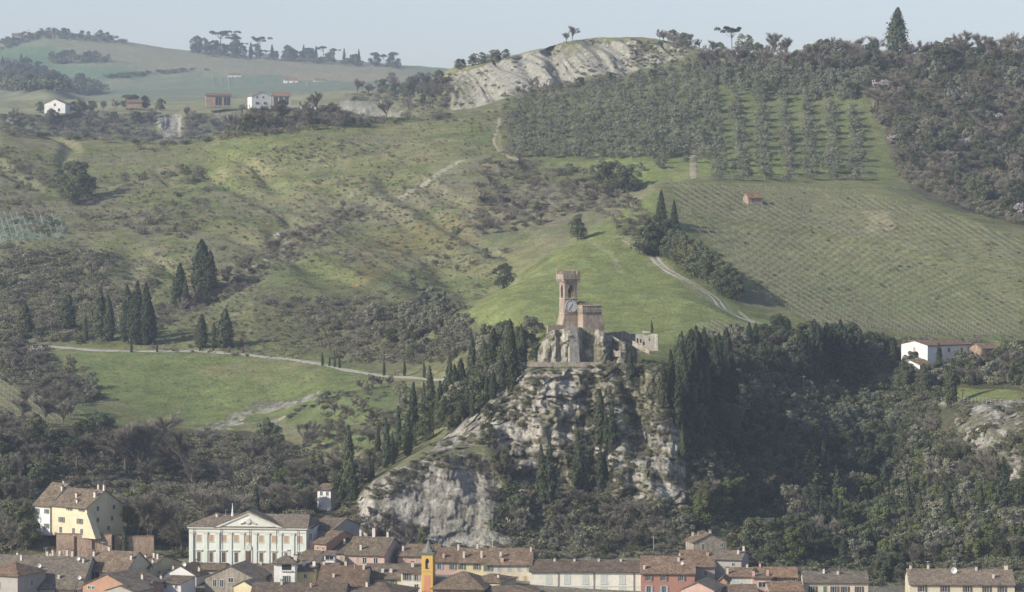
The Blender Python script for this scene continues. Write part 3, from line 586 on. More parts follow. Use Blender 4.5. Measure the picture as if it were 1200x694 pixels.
row('green', [(166,600,32),(150,626,50),(410,640,28),(418,655,30),(30,640,34),(496,640,24)], 'ivy green leafy tree', 'close behind the town roofs', 'leafy trees behind the town roofs')

# --- woods and thickets
wood({'bare':3,'oak':1}, 44, [(20,470),(60,470),(110,520),(230,540),(330,520),(400,540),(420,600),(300,590),(100,560),(0,560)], 8, 13, '{k} tree in the dark dell above the town', '{k} trees in the dell above the town', 9)
wood({'bare':3,'oak':1,'green':.6}, 26, [(-5,520),(40,540),(60,600),(40,640),(60,650),(-5,655)], 8, 13, '{k} tree left of the white and yellow house', '{k} trees left of the yellow house', 8)
wood({'bare':3,'bare_bush':3,'blossom':.3,'greyoak':.6}, 46, [(0,400),(40,410),(100,440),(120,470),(90,478),(60,462),(0,440)], 5, 8, '{k} tree between the two fields on the left', '{k} trees between the fields on the left', 5)
wood({'bare':2,'bare_bush':3,'greyoak':.5,'oak':.3}, 30, [(0,292),(60,280),(130,300),(120,392),(0,392)], 4, 8, '{k} tree on the scrubby slope at far left', '{k} trees on the scrubby slope at far left', 7)
wood({'bare':2,'bare_bush':2}, 42, [(560,195),(640,190),(700,208),(745,232),(768,262),(748,285),(735,262),(690,244),(620,268),(560,276)], 6, 10, '{k} tree in the brown thicket above the green knoll', '{k} trees above the green knoll', 6)
wood({'bare':2,'bare_bush':2,'blossom':.15}, 44, [(310,290),(410,245),(430,258),(330,312),(270,345),(180,398),(150,385),(250,330)], 5, 9, '{k} tree in the long gully down the left hill', '{k} trees in the long gully', 6)
wood({'bare_bush':2,'bare':1,'greyoak':.6}, 26, [(440,290),(560,268),(600,300),(560,340),(470,340),(380,400),(360,390)], 4, 7, '{k} tree scattered on the middle slope', '{k} trees on the middle slope', 9)
wood({'greyoak':4,'oak':1,'bare':1}, 34, [(440,375),(490,352),(545,372),(560,410),(560,430),(460,425),(425,410)], 6, 10, '{k} tree in the wood above the road', '{k} trees in the wood above the road', 8)
wood({'oak':3,'bare':1,'greyoak':1}, 22, [(556,420),(590,395),(636,400),(636,420),(600,440),(560,445)], 7, 11, '{k} tree crowding left of the clock tower', '{k} trees left of the clock tower', 6)
wood({'bare':3,'oak':1.5,'dark_shrub':1}, 26, [(575,545),(600,540),(612,600),(606,640),(585,640)], 5, 9, '{k} tree in the cleft between the two cliffs', '{k} trees in the cleft', 5)
wood({'bare':4,'shrub':1,'dark_shrub':1,'greyoak':2,'oak':1,'green':.7}, 80, [(620,600),(680,590),(740,606),(800,618),(830,650),(640,652),(600,645)], 3, 7, '{k} tree at the foot of the crag', '{k} trees at the foot of the crag', 6)
wood({'bare':2,'bare_bush':2}, 16, [(425,600),(470,625),(480,640),(430,645)], 5, 8, '{k} tree at the foot of the lower cliff', '{k} trees at the foot of the lower cliff', 5)
wood({'bare':3,'greyoak':1,'oak':1,'green':.5}, 34, [(300,560),(400,560),(412,600),(385,606),(300,600)], 6, 10, '{k} tree on the slope behind the villa', '{k} trees behind the villa', 7)
wood({'oak':3,'conifer':1.4,'bare':.9,'greyoak':.6}, 50, [(815,420),(900,402),(945,396),(1050,420),(1052,438),(950,448),(820,448)], 7, 12, '{k} tree in the belt below the vineyard', '{k} trees in the belt below the vineyard', 8)
wood({'conifer':3,'oak':2}, 14, [(930,440),(1000,440),(1000,424),(930,424)], 12, 17, 'tall {k} tree rising over the belt below the vineyard', 'tall {k} trees over the belt', 8)
wood({'olive':6,'greyoak':1,'dark_shrub':.5}, 60, [(860,462),(960,458),(1050,470),(1060,500),(1010,520),(930,510),(880,480)], 4, 6, '{k} tree on the shaded terrace slope', '{k} trees on the shaded terrace slope', 7)
wood({'oak':5,'bare':.8,'greyoak':1,'conifer':1}, 130, [(810,480),(870,490),(960,520),(1060,515),(1100,500),(1090,560),(960,570),(860,590),(815,570)], 6, 10, '{k} tree in the shaded wood right of the crag', '{k} trees in the shaded wood', 8)
wood({'oak':2.6,'green':1.7,'bare':1,'greyoak':.7,'conifer':.6}, 130, [(820,590),(900,580),(1020,570),(1070,590),(1060,668),(950,668),(880,650),(820,630)], 7, 12, '{k} tree on the slope behind the right hand houses', '{k} trees behind the right hand houses', 8, avoid=[[(828,606),(925,606),(925,645),(828,645)]])
wood({'bare':2,'greyoak':1.8,'green':1.3,'oak':1.3}, 130, [(1060,560),(1120,540),(1205,600),(1205,664),(1060,668)], 7, 11, '{k} tree in the sunlit wood at lower right', '{k} trees in the sunlit wood', 8)
wood({'bare':2,'oak':1.5,'greyoak':1}, 40, [(1052,440),(1100,436),(1205,432),(1205,452),(1060,456)], 6, 10, '{k} tree round the white farmhouse', '{k} trees round the farmhouse', 7)
wood({'bare':4,'bare_bush':1,'oak':2,'blossom':.5,'greyoak':1.3}, 170, [(1015,90),(1205,80),(1205,262),(1120,236),(1070,205),(1045,170),(1020,140)], 8, 13, '{k} tree on the wooded hillside at upper right', '{k} trees on the upper right hillside', 8)
wood({'bare':5,'oak':1,'greyoak':1}, 110, [(820,66),(1205,64),(1205,84),(1000,90),(820,84)], 10, 17, '{k} tree along the skyline above the olive grove', '{k} trees along the skyline', 6)
wood({'bare':2,'oak':1,'greyoak':1.3}, 34, [(600,108),(690,98),(760,84),(830,76),(830,86),(700,104),(600,122)], 5, 8, '{k} tree between the clay cliff and olive grove', '{k} trees below the clay cliff', 7)
wood({'bare':4,'oak':1,'bare_bush':1}, 60, [(0,140),(180,140),(300,136),(420,132),(520,122),(518,134),(400,150),(200,166),(0,150)], 9, 15, '{k} tree along the foot of the plateau bank', '{k} trees along the plateau bank', 6)
wood({'bare':5,'oak':1}, 36, [(400,112),(470,96),(520,90),(528,110),(520,126),(470,120)], 10, 17, '{k} tree on the brow left of the clay cliff', '{k} trees left of the clay cliff', 6)
wood({'oak':3,'conifer':1}, 26, [(0,84),(20,78),(60,92),(100,104),(120,112),(60,110),(0,100)], 17, 26, '{k} tree in the far left wood', '{k} trees in the far left wood', 4)
wood({'oak':3,'umbrella_pine':1.5,'cypress':1}, 44, [(228,60),(300,66),(400,73),(466,79),(466,81),(400,76),(300,70),(228,63)], 15, 27, '{k} tree on the far ridge', '{k} trees on the far ridge', 3)
row('umbrella_pine', [(258,63,28,0,1.3),(276,66,25),(303,69,27)], 'tall flat topped pine', 'on the far ridge', None)
wood({'oak':3,'bare':2}, 34, [(0,50),(45,38),(100,38),(150,50),(150,53),(90,42),(45,46),(0,58)], 9, 15, '{k} tree by the farms on the far left hill', '{k} trees by the far farms', 3)
wood({'oak':3,'bare':2}, 22, [(55,68),(125,68),(128,72),(60,74)], 11, 17, '{k} tree round the far hillside farms', '{k} trees round the far hillside farms', 3)
row('bare', [(670,50,22,0,1.2),(664,52,16)], 'bare bushy tree', 'on top of the clay cliff', None)
wood({'oak':2,'greyoak':1}, 9, [(530,81),(600,66),(602,68),(532,84)], 6, 9, '{k} bush on the rim of the clay cliff', '{k} bushes on the cliff rim', 4, wide=1.5)
wood({'bare':1,'oak':.6}, 14, [(770,46),(830,56),(830,60),(770,50)], 7, 11, '{k} tree on the skyline right of the clay cliff', '{k} trees right of the clay cliff', 4)
wood({'oak':2,'bare':2}, 18, [(40,130),(75,130),(150,128),(190,126),(190,130),(75,136),(40,136)], 8, 14, '{k} tree by the low farm on the plateau', '{k} trees by the low farm', 4, avoid=[[(50,120),(80,120),(80,134),(50,134)]])

wood({'oak':3,'cypress':2,'greyoak':1}, 40, [(500,498),(560,452),(600,436),(622,424),(610,440),(560,485),(515,512)], 7, 13, '{k} tree crowding the slope left of the crag', '{k} trees crowding the slope left of the crag', 4)
wood({'oak':2,'bare':2,'greyoak':1}, 22, [(420,575),(470,535),(520,505),(505,500),(440,540),(410,560)], 4, 8, '{k} tree on the strip left of the lower cliff', '{k} trees on the strip left of the lower cliff', 5)
wood({'bare':2,'oak':1,'dark_shrub':2}, 16, [(704,420),(742,416),(742,424),(704,426)], 3, 5, '{k} tree among the ruins right of the tower', '{k} trees among the ruins', 3)
wood({'cypress':4,'conifer':1}, 34, [(784,445),(850,428),(862,480),(830,500),(790,505)], 13, 20, 'tall {k} in the group just right of the crag', '{k} trees just right of the crag', 5)
wood({'cypress':2,'conifer':2}, 20, [(925,440),(1000,434),(1010,448),(930,456)], 14, 21, 'tall {k} above the shaded terrace slope', '{k} trees above the shaded terrace', 5)
wood({'cypress':2,'conifer':1}, 22, [(900,600),(1000,560),(1180,600),(1180,640),(900,640)], 11, 17, 'tall {k} on the wooded slope above the right hand roofs', '{k} trees above the right hand roofs', 9)
wood({'oak':1,'bare':1.5}, 9, [(1020,672),(1062,672),(1062,688),(1020,688)], 6, 9, '{k} tree in the gap between the two lower right houses', '{k} trees between the lower right houses', 4)
wood({'bare':3,'bare_bush':2,'greyoak':1.5,'shrub':1}, 46, [(385,462),(470,450),(500,470),(470,520),(430,545),(400,548),(350,515),(370,480)], 4, 7, '{k} tree on the rough slope between the meadow and the cypresses', '{k} trees on the rough slope by the meadow', 7)
# --- the olive grove: rows run straight up the slope
ol = []
for i, u0 in enumerate(np.arange(840, 1012, 27.)):
    for v in np.arange(112, 212, 7.6 if u0 > 860 else 7.0):
        if v < 110+max(0, (u0-930))*.3: continue
        ol.append((u0+(v-160)*.06+random.uniform(-1.5,1.5)+(11 if False else 0), v+random.uniform(-1,1)))
for u0 in np.arange(596, 836, 13.):
    for v in np.arange(78, 190, 7.6):
        lo_ = 188+(u0-600)*.08; hi_ = 128-(u0-600)*.23
        if hi_ < v < lo_: ol.append((u0+(v-140)*.05+random.uniform(-3,3), v+random.uniform(-2.2,2.2)))
random.shuffle(ol); ol = [o for o in ol if True]
olp = [(u, v, hit(u, v)) for u, v in ol]; olp = [q for q in olp if q[2]]; olp.sort(key=lambda q: q[2][1])
for u, v, p in olp[:240]:
    tree('olive', p, random.uniform(6.0, 8.0), 'silvery olive tree in the wide spaced rows of the grove' if u > 836 else 'silvery olive tree in the dense left part of the grove', 'olive trees in wide rows' if u > 836 else 'olive trees in the dense part', wide=1.3 if u > 836 else 1.15)
rest = [(*p, random.uniform(6.,8.)/5) for u, v, p in olp[240:]]
for k in range(2): mass('olive_foliage', 'olive', k, rest[k::2], ['upper part of the dense olive grove', 'remaining silvery olives at the top of the grove'][k], 'olive grove')
wood({'olive':3,'greyoak':1,'oak':.8}, 120, [(830,78),(1030,86),(1000,118),(900,112),(830,100)], 6, 8.5, '{k} tree in the ragged band above the wide olive rows', '{k} trees above the wide olive rows', 6)
wood({'olive':3,'greyoak':1}, 22, [(650,196),(760,190),(830,186),(1000,196),(1000,202),(820,195),(700,212)], 4, 6, '{k} tree on the grass strip below the grove', '{k} trees below the grove', 6)
flush(); print('individual plants', len(THINGS), CNT)

# --- masses: undergrowth nobody could count
def fill(poly, n, s0, s1, dens=None):
    uu = [p[0] for p in poly]; vv = [p[1] for p in poly]; r = []
    U = RNG.uniform(min(uu), max(uu), n*2); V = RNG.uniform(min(vv), max(vv), n*2); ok = inpoly(U, V, poly)
    for u, v in zip(U[ok][:n], V[ok][:n]):
        if excl(u, v): continue
        p = hit(u, v)
        if not p: continue
        if dens and fbm(np.array([p[0]/dens]), np.array([p[1]/dens]), o=3, s=77)[0] < -.02: continue
        r.append((*p, random.uniform(s0, s1)))
    return r
def spread(specs, name, label, cat, mixk):
    allp = []
    for s_ in specs: allp += fill(*s_)
    random.shuffle(allp); tot = sum(mixk.values()); i = 0
    for j, (k, wt) in enumerate(mixk.items()):
        n = int(len(allp)*wt/tot); mass(name, k, j, allp[i:i+n], label+' '+['a','b','c','d'][j] if False else f"{dict(shrub='green',dark_shrub='dark green',dry_shrub='tawny',twig_shrub='leafless brown',tussock='grassy',bare_bush='tall bare',bare='bare wooded',oak='dark evergreen',greyoak='grey green')[k]} {label}", cat); i += n
hillL = [(-10,170),(210,175),(300,145),(450,142),(590,126),(600,200),(560,280),(600,330),(540,365),(540,430),(400,425),(0,400)]
spread([(hillL, 6500, .5, 1.4, 60), (hillL, 8000, .3, .8)], 'undergrowth', 'scrub scattered over the big left hill', 'scrub', {'shrub':3,'twig_shrub':4,'dry_shrub':2.5,'tussock':4})
spread([([(-10,170),(210,175),(260,230),(130,405),(-10,400)], 900, 1.2, 2.8, 50), ([(0,290),(130,300),(120,400),(0,400)], 500, 1.5, 3)], 'undergrowth', 'thicket over the slope at far left', 'scrub', {'twig_shrub':3,'shrub':2.5,'dark_shrub':.6})
spread([([(560,190),(640,190),(720,208),(768,262),(740,285),(690,244),(620,268),(560,276)], 500, .9, 2.4), ([(310,285),(415,242),(432,258),(330,318),(270,348),(150,405),(145,380),(250,325)], 800, .9, 2.4), ([(300,350),(540,350),(560,430),(400,425)], 700, 1.2, 2.6, 40)], 'undergrowth', 'brush filling the gullies', 'brush', {'twig_shrub':3,'dark_shrub':1,'shrub':1.5,'bare_bush':1.6})
spread([([(600,340),(650,302),(765,218),(800,270),(870,380),(860,398),(640,400),(560,385)], 900, .25, .7), ([(60,418),(340,418),(440,445),(380,465),(250,495),(110,470)], 900, .25, .8)], 'meadow', 'tufts on the mown meadows', 'grass', {'tussock':3,'dry_shrub':.6})
spread([([(500,525),(560,490),(625,435),(790,430),(806,600),(700,590),(620,600),(590,520)], 1700, .4, 1.4, 14), ([(575,480),(625,435),(790,430),(806,600),(700,590),(620,600),(590,520)], 700, .3, .9), ([(430,575),(500,532),(570,535),(585,560),(520,550),(440,590)], 260, .5, 1.3), ([(600,600),(700,580),(810,600),(830,655),(600,655)], 1300, .6, 1.7), ([(616,427),(742,427),(775,415),(775,432),(616,433)], 160, .4, 1.1), ([(480,640),(600,640),(600,650),(430,652)], 90, .6, 1.3)], 'undergrowth', 'bushes clinging to the crag and its foot', 'bushes', {'shrub':3,'dark_shrub':2,'twig_shrub':3})
low = [([(800,440),(1100,450),(1100,520),(1000,668),(820,650),(806,560)], 3600, .9, 2.2), ([(1060,470),(1130,520),(1205,600),(1205,668),(1000,668)], 2000, .9, 2.3), ([(820,640),(1205,655),(1205,692),(820,682)], 500, .8, 2.), ([(1120,475),(1205,475),(1205,600),(1130,540)], 350, .8, 2.2, 12)]
spread(low[:1], 'undergrowth', 'undergrowth of the shaded right hand wood', 'undergrowth', {'dark_shrub':6,'twig_shrub':1.2,'shrub':1.4,'bare_bush':.5})
spread(low[1:], 'undergrowth', 'undergrowth of the sunlit wood at lower right', 'undergrowth', {'dark_shrub':2,'twig_shrub':2,'shrub':3,'bare_bush':1})
spread([([(-5,480),(110,520),(250,505),(420,545),(420,620),(380,640),(220,655),(150,620),(60,620),(40,640),(-5,650)], 2800, .9, 2.3)], 'undergrowth', 'undergrowth of the dell above the town', 'undergrowth', {'twig_shrub':4,'dark_shrub':1.5,'shrub':3,'bare_bush':1.6})
spread([([(330,490),(385,462),(475,448),(505,470),(470,525),(430,548),(380,545)], 800, .5, 1.5, 16), ([(0,400),(50,410),(120,470),(60,475),(0,445)], 420, 1.2, 2.6), ([(800,395),(1205,405),(1205,452),(800,450)], 1100, 1.4, 3.2)], 'undergrowth', 'undergrowth below the trees of the middle belt', 'undergrowth', {'twig_shrub':2,'dark_shrub':2,'shrub':1})
spread([([(1010,70),(1205,62),(1205,268),(1110,240),(1055,208)], 2600, 1.0, 2.6), ([(830,62),(1205,62),(1205,85),(830,90)], 700, 1.0, 2.4), ([(590,110),(830,75),(830,90),(600,125)], 260, 1.4, 3)], 'undergrowth', 'undergrowth of the upper right hillside', 'undergrowth', {'twig_shrub':3,'dark_shrub':2,'dry_shrub':.8,'shrub':1.2,'bare_bush':1.4})
spread([([(0,135),(190,135),(520,122),(525,140),(400,150),(200,172),(0,160)], 1100, 1.6, 3.4), ([(400,115),(528,90),(528,128),(440,126)], 300, 1.6, 3.2), ([(780,212),(1060,232),(1220,285),(1220,400),(1050,396),(890,345)], 900, .3, .9)], 'undergrowth', 'brush along the plateau bank and field edges', 'brush', {'twig_shrub':3,'dark_shrub':1.4,'tussock':1})
spread([([(0,74),(110,104),(120,112),(0,108)], 220, 7, 13), ([(230,62),(466,78),(466,82),(230,66)], 160, 5, 9), ([(115,91),(240,82),(242,84),(120,94)], 120, 4, 6), ([(0,52),(50,40),(150,48),(150,52),(50,46),(0,60)], 130, 4, 8), ([(60,70),(125,70),(128,74),(60,76)], 60, 4, 8)], 'woodland', 'hedges and woodland on the distant hills', 'woodland', {'dark_shrub':3,'twig_shrub':1})

spread([([(523,90),(600,64),(690,46),(810,54),(790,72),(700,92),(640,106),(560,128),(525,132)], 240, .6, 2.0, 30), ([(740,46),(830,56),(800,76),(740,80)], 160, .7, 2.2)], 'undergrowth', 'bushes dotting the clay cliff', 'bushes', {'shrub':2,'dry_shrub':1,'dark_shrub':1})

spread([([(1205,445),(1420,430),(1420,700),(1205,700)], 1500, 1.0, 2.6), ([(1205,62),(1420,60),(1420,330),(1205,268)], 900, 1.2, 3.), ([(-150,480),(-5,480),(-5,660),(-150,670)], 700, 1.2, 3.), ([(-150,290),(-10,290),(-10,400),(-150,400)], 400, 1., 2.6)], 'undergrowth', 'undergrowth running on past the edges of the view', 'undergrowth', {'dark_shrub':3,'twig_shrub':3,'shrub':2})
spread([([(1205,445),(1420,430),(1420,690),(1205,690)], 220, .7, 1.1), ([(1205,62),(1400,60),(1400,300),(1205,262)], 130, .7, 1.1), ([(-140,500),(-5,500),(-5,650),(-140,650)], 90, .7, 1.1)], 'woodland', 'woods continuing beyond the edges of the view', 'woodland', {'oak':2,'bare':2,'greyoak':1})
# ------------------------------------------------------------------ buildings
plaster('white_plaster', (.76,.74,.68)); plaster('cream_plaster', (.62,.55,.40)); plaster('ivory_plaster', (.74,.70,.57)); plaster('yellow_plaster', (.64,.57,.38)); plaster('pale_yellow_plaster', (.62,.55,.33))
plaster('pink_plaster', (.60,.42,.33)); plaster('rose_plaster', (.54,.37,.30)); plaster('orange_plaster', (.43,.26,.17)); plaster('red_plaster', (.38,.20,.15)); plaster('grey_plaster', (.40,.37,.32)); plaster('villa_plaster', (.64,.665,.57), .1, .2)
masonry('stone_wall', (.34,.30,.24), (.24,.22,.18), (.42,.38,.30)); masonry('brick_wall', (.37,.27,.20), (.26,.20,.15), (.43,.35,.27)); masonry('tower_brick', (.37,.305,.235), (.29,.235,.18), (.44,.38,.30), .42); masonry('tower_stone', (.46,.43,.35), (.33,.31,.25), (.52,.49,.41), .6); plaster('ochre_plaster', (.56,.37,.11), .1, .25); plaster('terracotta_panel', (.55,.24,.13), .1, .2)
tiles('tiles_brown', (.13,.10,.07), (.185,.143,.10), (.25,.195,.135)); tiles('tiles_grey', (.15,.128,.095), (.205,.172,.13), (.26,.22,.165)); tiles('tiles_red', (.16,.105,.07), (.225,.155,.10), (.29,.205,.14))
plain('dark_glass', (.03,.035,.04), .25, .5, 0, .3); plain('green_shutter', (.12,.16,.11)); plain('brown_shutter', (.13,.085,.06)); plain('tan_shutter', (.42,.30,.19)); plain('pale_shutter', (.50,.52,.47)); plain('blue_grey_shutter', (.30,.36,.36)); plain('gutter_metal', (.09,.07,.06), .6)
plain('chimney_plaster', (.55,.5,.43)); plain('white_metal', (.7,.7,.68), .5); plain('clock_white', (.62,.62,.58), .6, .2, 0, .08); plain('black_paint', (.03,.03,.03)); plain('bronze', (.1,.08,.05), .5, .4, .6); plain('grey_cap', (.17,.175,.14), .9, .1); plain('timber', (.2,.14,.09)); plain('dark_opening', (.02,.02,.022)); plain('stone_trim', (.56,.54,.46)); plain('concrete', (.4,.38,.34))
SH = dict(green='green_shutter', brown='brown_shutter', tan='tan_shutter', pale='pale_shutter', blue='blue_grey_shutter')
def window(par, x, z, w, h, style='dark', face='f', W=0, D=0, trim='stone_trim'):
    """face f: y=0 plane; r: x=W plane; l: x=0 plane"""
    def b(mb, x0, x1, z0, z1, d0, d1):
        if face == 'f': mb.box(x0, x1, -d1, -d0, z0, z1)
        elif face == 'r': mb.box(W+d0, W+d1, x0, x1, z0, z1)
        else: mb.box(-d1, -d0, x0, x1, z0, z1)
    t = .12; f = MB(); b(f, x-w/2-t, x-w/2, z-h/2, z+h/2, -.03, .07); b(f, x+w/2, x+w/2+t, z-h/2, z+h/2, -.03, .07); b(f, x-w/2-t, x+w/2+t, z+h/2, z+h/2+t, -.03, .08); b(f, x-w/2-t*1.6, x+w/2+t*1.6, z-h/2-t, z-h/2, -.03, .16)
    o = f.build('window', M[trim], par)
    if style.startswith('closed_'):
        m_ = MB(); b(m_, x-w/2, x-.02, z-h/2, z+h/2, .01, .05); b(m_, x+.02, x+w/2, z-h/2, z+h/2, .01, .05); m_.build('shutter', M[SH[style[7:]]], o); return o
    m_ = MB(); b(m_, x-w/2, x+w/2, z-h/2, z+h/2, .0, .02); m_.build('pane', M['dark_glass'], o)
    c = MB(); b(c, x-.04, x+.04, z-h/2, z+h/2, .022, .045); c.build('glazing_bar', M['white_metal'], o)
    if style in SH:
        for s in (-1, 1):
            m_ = MB(); a0, a1 = sorted((x+s*(w/2+t+.02), x+s*(w/2+t+.02+w*.5))); b(m_, a0, a1, z-h/2, z+h/2, .09, .14); m_.build('shutter', M[SH[style]], o)
    return o
def chimney(par, x, y, z, h=1.5, w=.6, mat='chimney_plaster', cap='tiles_red'):
    m_ = MB().box(x-w/2, x+w/2, y-w/2, y+w/2, z-1.2, z+h); o = m_.build('chimney', M[mat], par)
    c = MB().box(x-w/2-.12, x+w/2+.12, y-w/2-.12, y+w/2+.12, z+h+.22, z+h+.34)
    for sx in (-1,1):
        for sy in (-1,1): c.box(x+sx*w*.38-.07, x+sx*w*.38+.07, y+sy*w*.38-.07, y+sy*w*.38+.07, z+h, z+h+.22)
    c.build('chimney_cap', M[cap], o); return o
def dish(par, x, y, z, r=.55):
    m_ = MB().tube([(x,y,z-.9),(x,y,z+.1)], .05, 5); rings = []
    base = len(m_.v); n = 12
    for k in range(n): t = 2*math.pi*k/n; m_.v.append((x+r*math.cos(t), y-.35, z+.2+r*math.sin(t)))
    m_.v.append((x, y-.1, z+.1)); c = len(m_.v)-1
    for k in range(n): m_.f.append((base+k, base+(k+1)%n, c))
    for k in range(n): t = 2*math.pi*k/n; m_.v.append((x+r*math.cos(t), y-.32, z+.2+r*math.sin(t)))
    m_.v.append((x, y-.05, z+.1)); c2 = len(m_.v)-1
    for k in range(n): m_.f.append((c+1+(k+1)%n, c+1+k, c2))
    for k in range(n): m_.f.append((base+k, c+1+k, c+1+(k+1)%n, base+(k+1)%n))
    return m_.build('satellite_dish', M['white_metal'], par)
def aerial(par, x, y, z, h=2.5):
    m_ = MB().tube([(x,y,z-1),(x,y,z+h)], .04, 4).tube([(x-.7,y,z+h-.1),(x+.7,y,z+h-.1)], .03, 4)
    for k in range(5): m_.tube([(x-.6+k*.3,y-.3,z+h-.1),(x-.6+k*.3,y+.3,z+h-.1)], .02, 3)
    return m_.build('aerial', M['white_metal'], par)
def zat(v, Y): return CZ+(VH-v)/K*Y
def house(name, label, cat, u0, u1, ve, vr, Y, th, D, wall, roof, kind='x', base=None, wins=(), side=(), chims=(), dishes=(), aer=(), group=None, over=.5, gutter=True, string=None):
    c_ = math.cos(math.radians(th)); W = (u1-u0)*Y/K/c_; ze = zat(ve, Y); x0, y0, _ = P3(u0, ve, Y)
    if base is None: base = min(ground(x0, y0), ground(x0+W, y0), ground(x0, y0+D))-1.0; base = min(base, ze-4)
    H = ze-base; root = empty(name, (x0, y0, base), -math.radians(th)); tag(root, label, cat, group)
    if kind in ('x', 'hip'): rise = zat(vr, Y+D/2*c_)-ze
    elif kind == 'y': rise = (ve-vr)/K*Y
    else: rise = zat(vr, Y+D*c_)-ze
    rise = max(rise, .5); w = MB(); r = MB(); o = over; t = .2
    if kind == 'x':
        w.prismx([(0,0),(D,0),(D,H),(D/2,H+rise-.02),(0,H)], 0, W); s = rise/(D/2)
        r.prismx([(-o,H-o*s+.03),(D/2,H+rise+.03),(D+o,H-o*s+.03),(D+o,H-o*s+t),(D/2,H+rise+t+.02),(-o,H-o*s+t)], -o*.6, W+o*.6)
    elif kind == 'y':
        w.prism([(0,0),(W,0),(W,H),(W/2,H+rise-.02),(0,H)], 0, D); s = rise/(W/2)
        r.prism([(-o,H-o*s+.03),(W/2,H+rise+.03),(W+o,H-o*s+.03),(W+o,H-o*s+t),(W/2,H+rise+t+.02),(-o,H-o*s+t)], -o*.6, D+o*.6)
    elif kind == 'shed':
        w.prismx([(0,0),(D,0),(D,H+rise-.02),(0,H)], 0, W); s = rise/D
        r.prismx([(-o,H-o*s+.03),(D+o,H+rise+o*s+.03),(D+o,H+rise+o*s+t),(-o,H-o*s+t)], -o*.6, W+o*.6)
    else:
        w.box(0, W, 0, D, 0, H); q = min(D/2, W/2)*.9; a = H-.1
        r.add([(-o,-o,a),(W+o,-o,a),(W+o,D+o,a),(-o,D+o,a),(-o,-o,a+t),(W+o,-o,a+t),(W+o,D+o,a+t),(-o,D+o,a+t),(q,D/2,H+rise),(W-q,D/2,H+rise)],
              [(3,2,1,0),(0,1,5,4),(1,2,6,5),(2,3,7,6),(3,0,4,7),(4,5,9,8),(5,6,9),(6,7,8,9),(7,4,8)])
    w.build('wall', M[wall], root); rf = r.build('roof', M[roof if kind != 'y' else roof+'_side'], root)
    if gutter and kind in ('x','hip','shed'): MB().box(-o*.5, W+o*.5, -o-.14, -o+.0, H-o*(rise/(D/2) if kind == 'x' else 0)-.12, H-o*(rise/(D/2) if kind == 'x' else 0)+.02).build('gutter', M['gutter_metal'], root)
    if string: MB().box(-.05, W+.05, -.1, -.003, zat(string, Y)-base-.12, zat(string, Y)-base+.12).build('string_course', M['stone_trim'], root)
    for (v, ww, hh, st, fr) in wins:
        for f in fr: window(root, f*W, zat(v, Y)-base, ww, hh, st)
    face = 'r' if th > 0 else 'l'
    for (v, ww, hh, st, fr) in side:
        for f in fr: window(root, f*D, zat(v, Y)-base, ww, hh, st, face, W, D)
    def zr(fx, fy):
        if kind == 'x': return H+rise*(1-abs(fy-.5)*2)
        if kind == 'y': return H+rise*(1-abs(fx-.5)*2)
        if kind == 'shed': return H+rise*fy
        return H+rise*min(1, (1-abs(fy-.5)*2), min(fx, 1-fx)*W/(D/2*.9))
    for ch in chims: chimney(rf, ch[0]*W, ch[1]*D, zr(ch[0], ch[1]), *ch[2:])
    for q in dishes: dish(rf, q[0]*W, q[1]*D, zr(q[0], q[1])+.8, *q[2:])
    for q in aer: aerial(rf, q[0]*W, q[1]*D, zr(q[0], q[1]))
    return root, W, H, rise, base
for n_ in ('tiles_brown','tiles_grey','tiles_red'):
    m2 = M[n_].copy(); m2.name = n_+'_side'
    for x in m2.node_tree.nodes:
        if x.type == 'TEX_WAVE': x.bands_direction = 'Y'
    M[n_+'_side'] = m2
FR = lambda n, a=.08, b=.92: [a+(b-a)*i/(n-1) for i in range(n)] if n > 1 else [.5]
hs = house
# left hill foot
hs('white_house', 'white house joined to the left end of the yellow house', 'house', 40, 61, 591, 566, 905, 38, 15, 'white_plaster', 'tiles_brown', base=zat(626,905), wins=[(598,.9,1.3,'green',[.2,.8]),(615,.9,1.3,'green',[.2,.8])], chims=[(.6,.55,1.2),(.95,.35,1.2)])
r_ = hs('yellow_house', 'yellow house with shaded gable end and sloping buttress above brick terrace', 'house', 61, 107, 591.5, 572, 900, 38, 14.5, 'yellow_plaster', 'tiles_brown', base=zat(627,900), wins=[(594.8,1.1,.8,'green',[.5,.85]),(608,1.15,1.5,'green',[.28,.8]),(620,1.,1.7,'dark',[.25,.62,.85])], side=[(594,1.,1.3,'dark',[.3,.75]),(607,1.,1.3,'dark',[.3,.7]),(618,1,1.3,'dark',[.6])], chims=[(.45,.25,1.3),(.62,.1,1.),(.93,.3,1.5,.8),(.98,.5,1.7,.6),(.8,.52,1.8,.5)])
MB().add([(r_[1],-.02,0),(r_[1]+3.6,-.02,0),(r_[1],-.02,7.2),(r_[1],2.4,0),(r_[1]+3.6,2.4,0),(r_[1],2.4,7.2)], [(0,1,2),(5,4,3),(0,3,4,1),(1,4,5,2),(2,5,3,0)]).build('buttress', M['yellow_plaster'], r_[0])
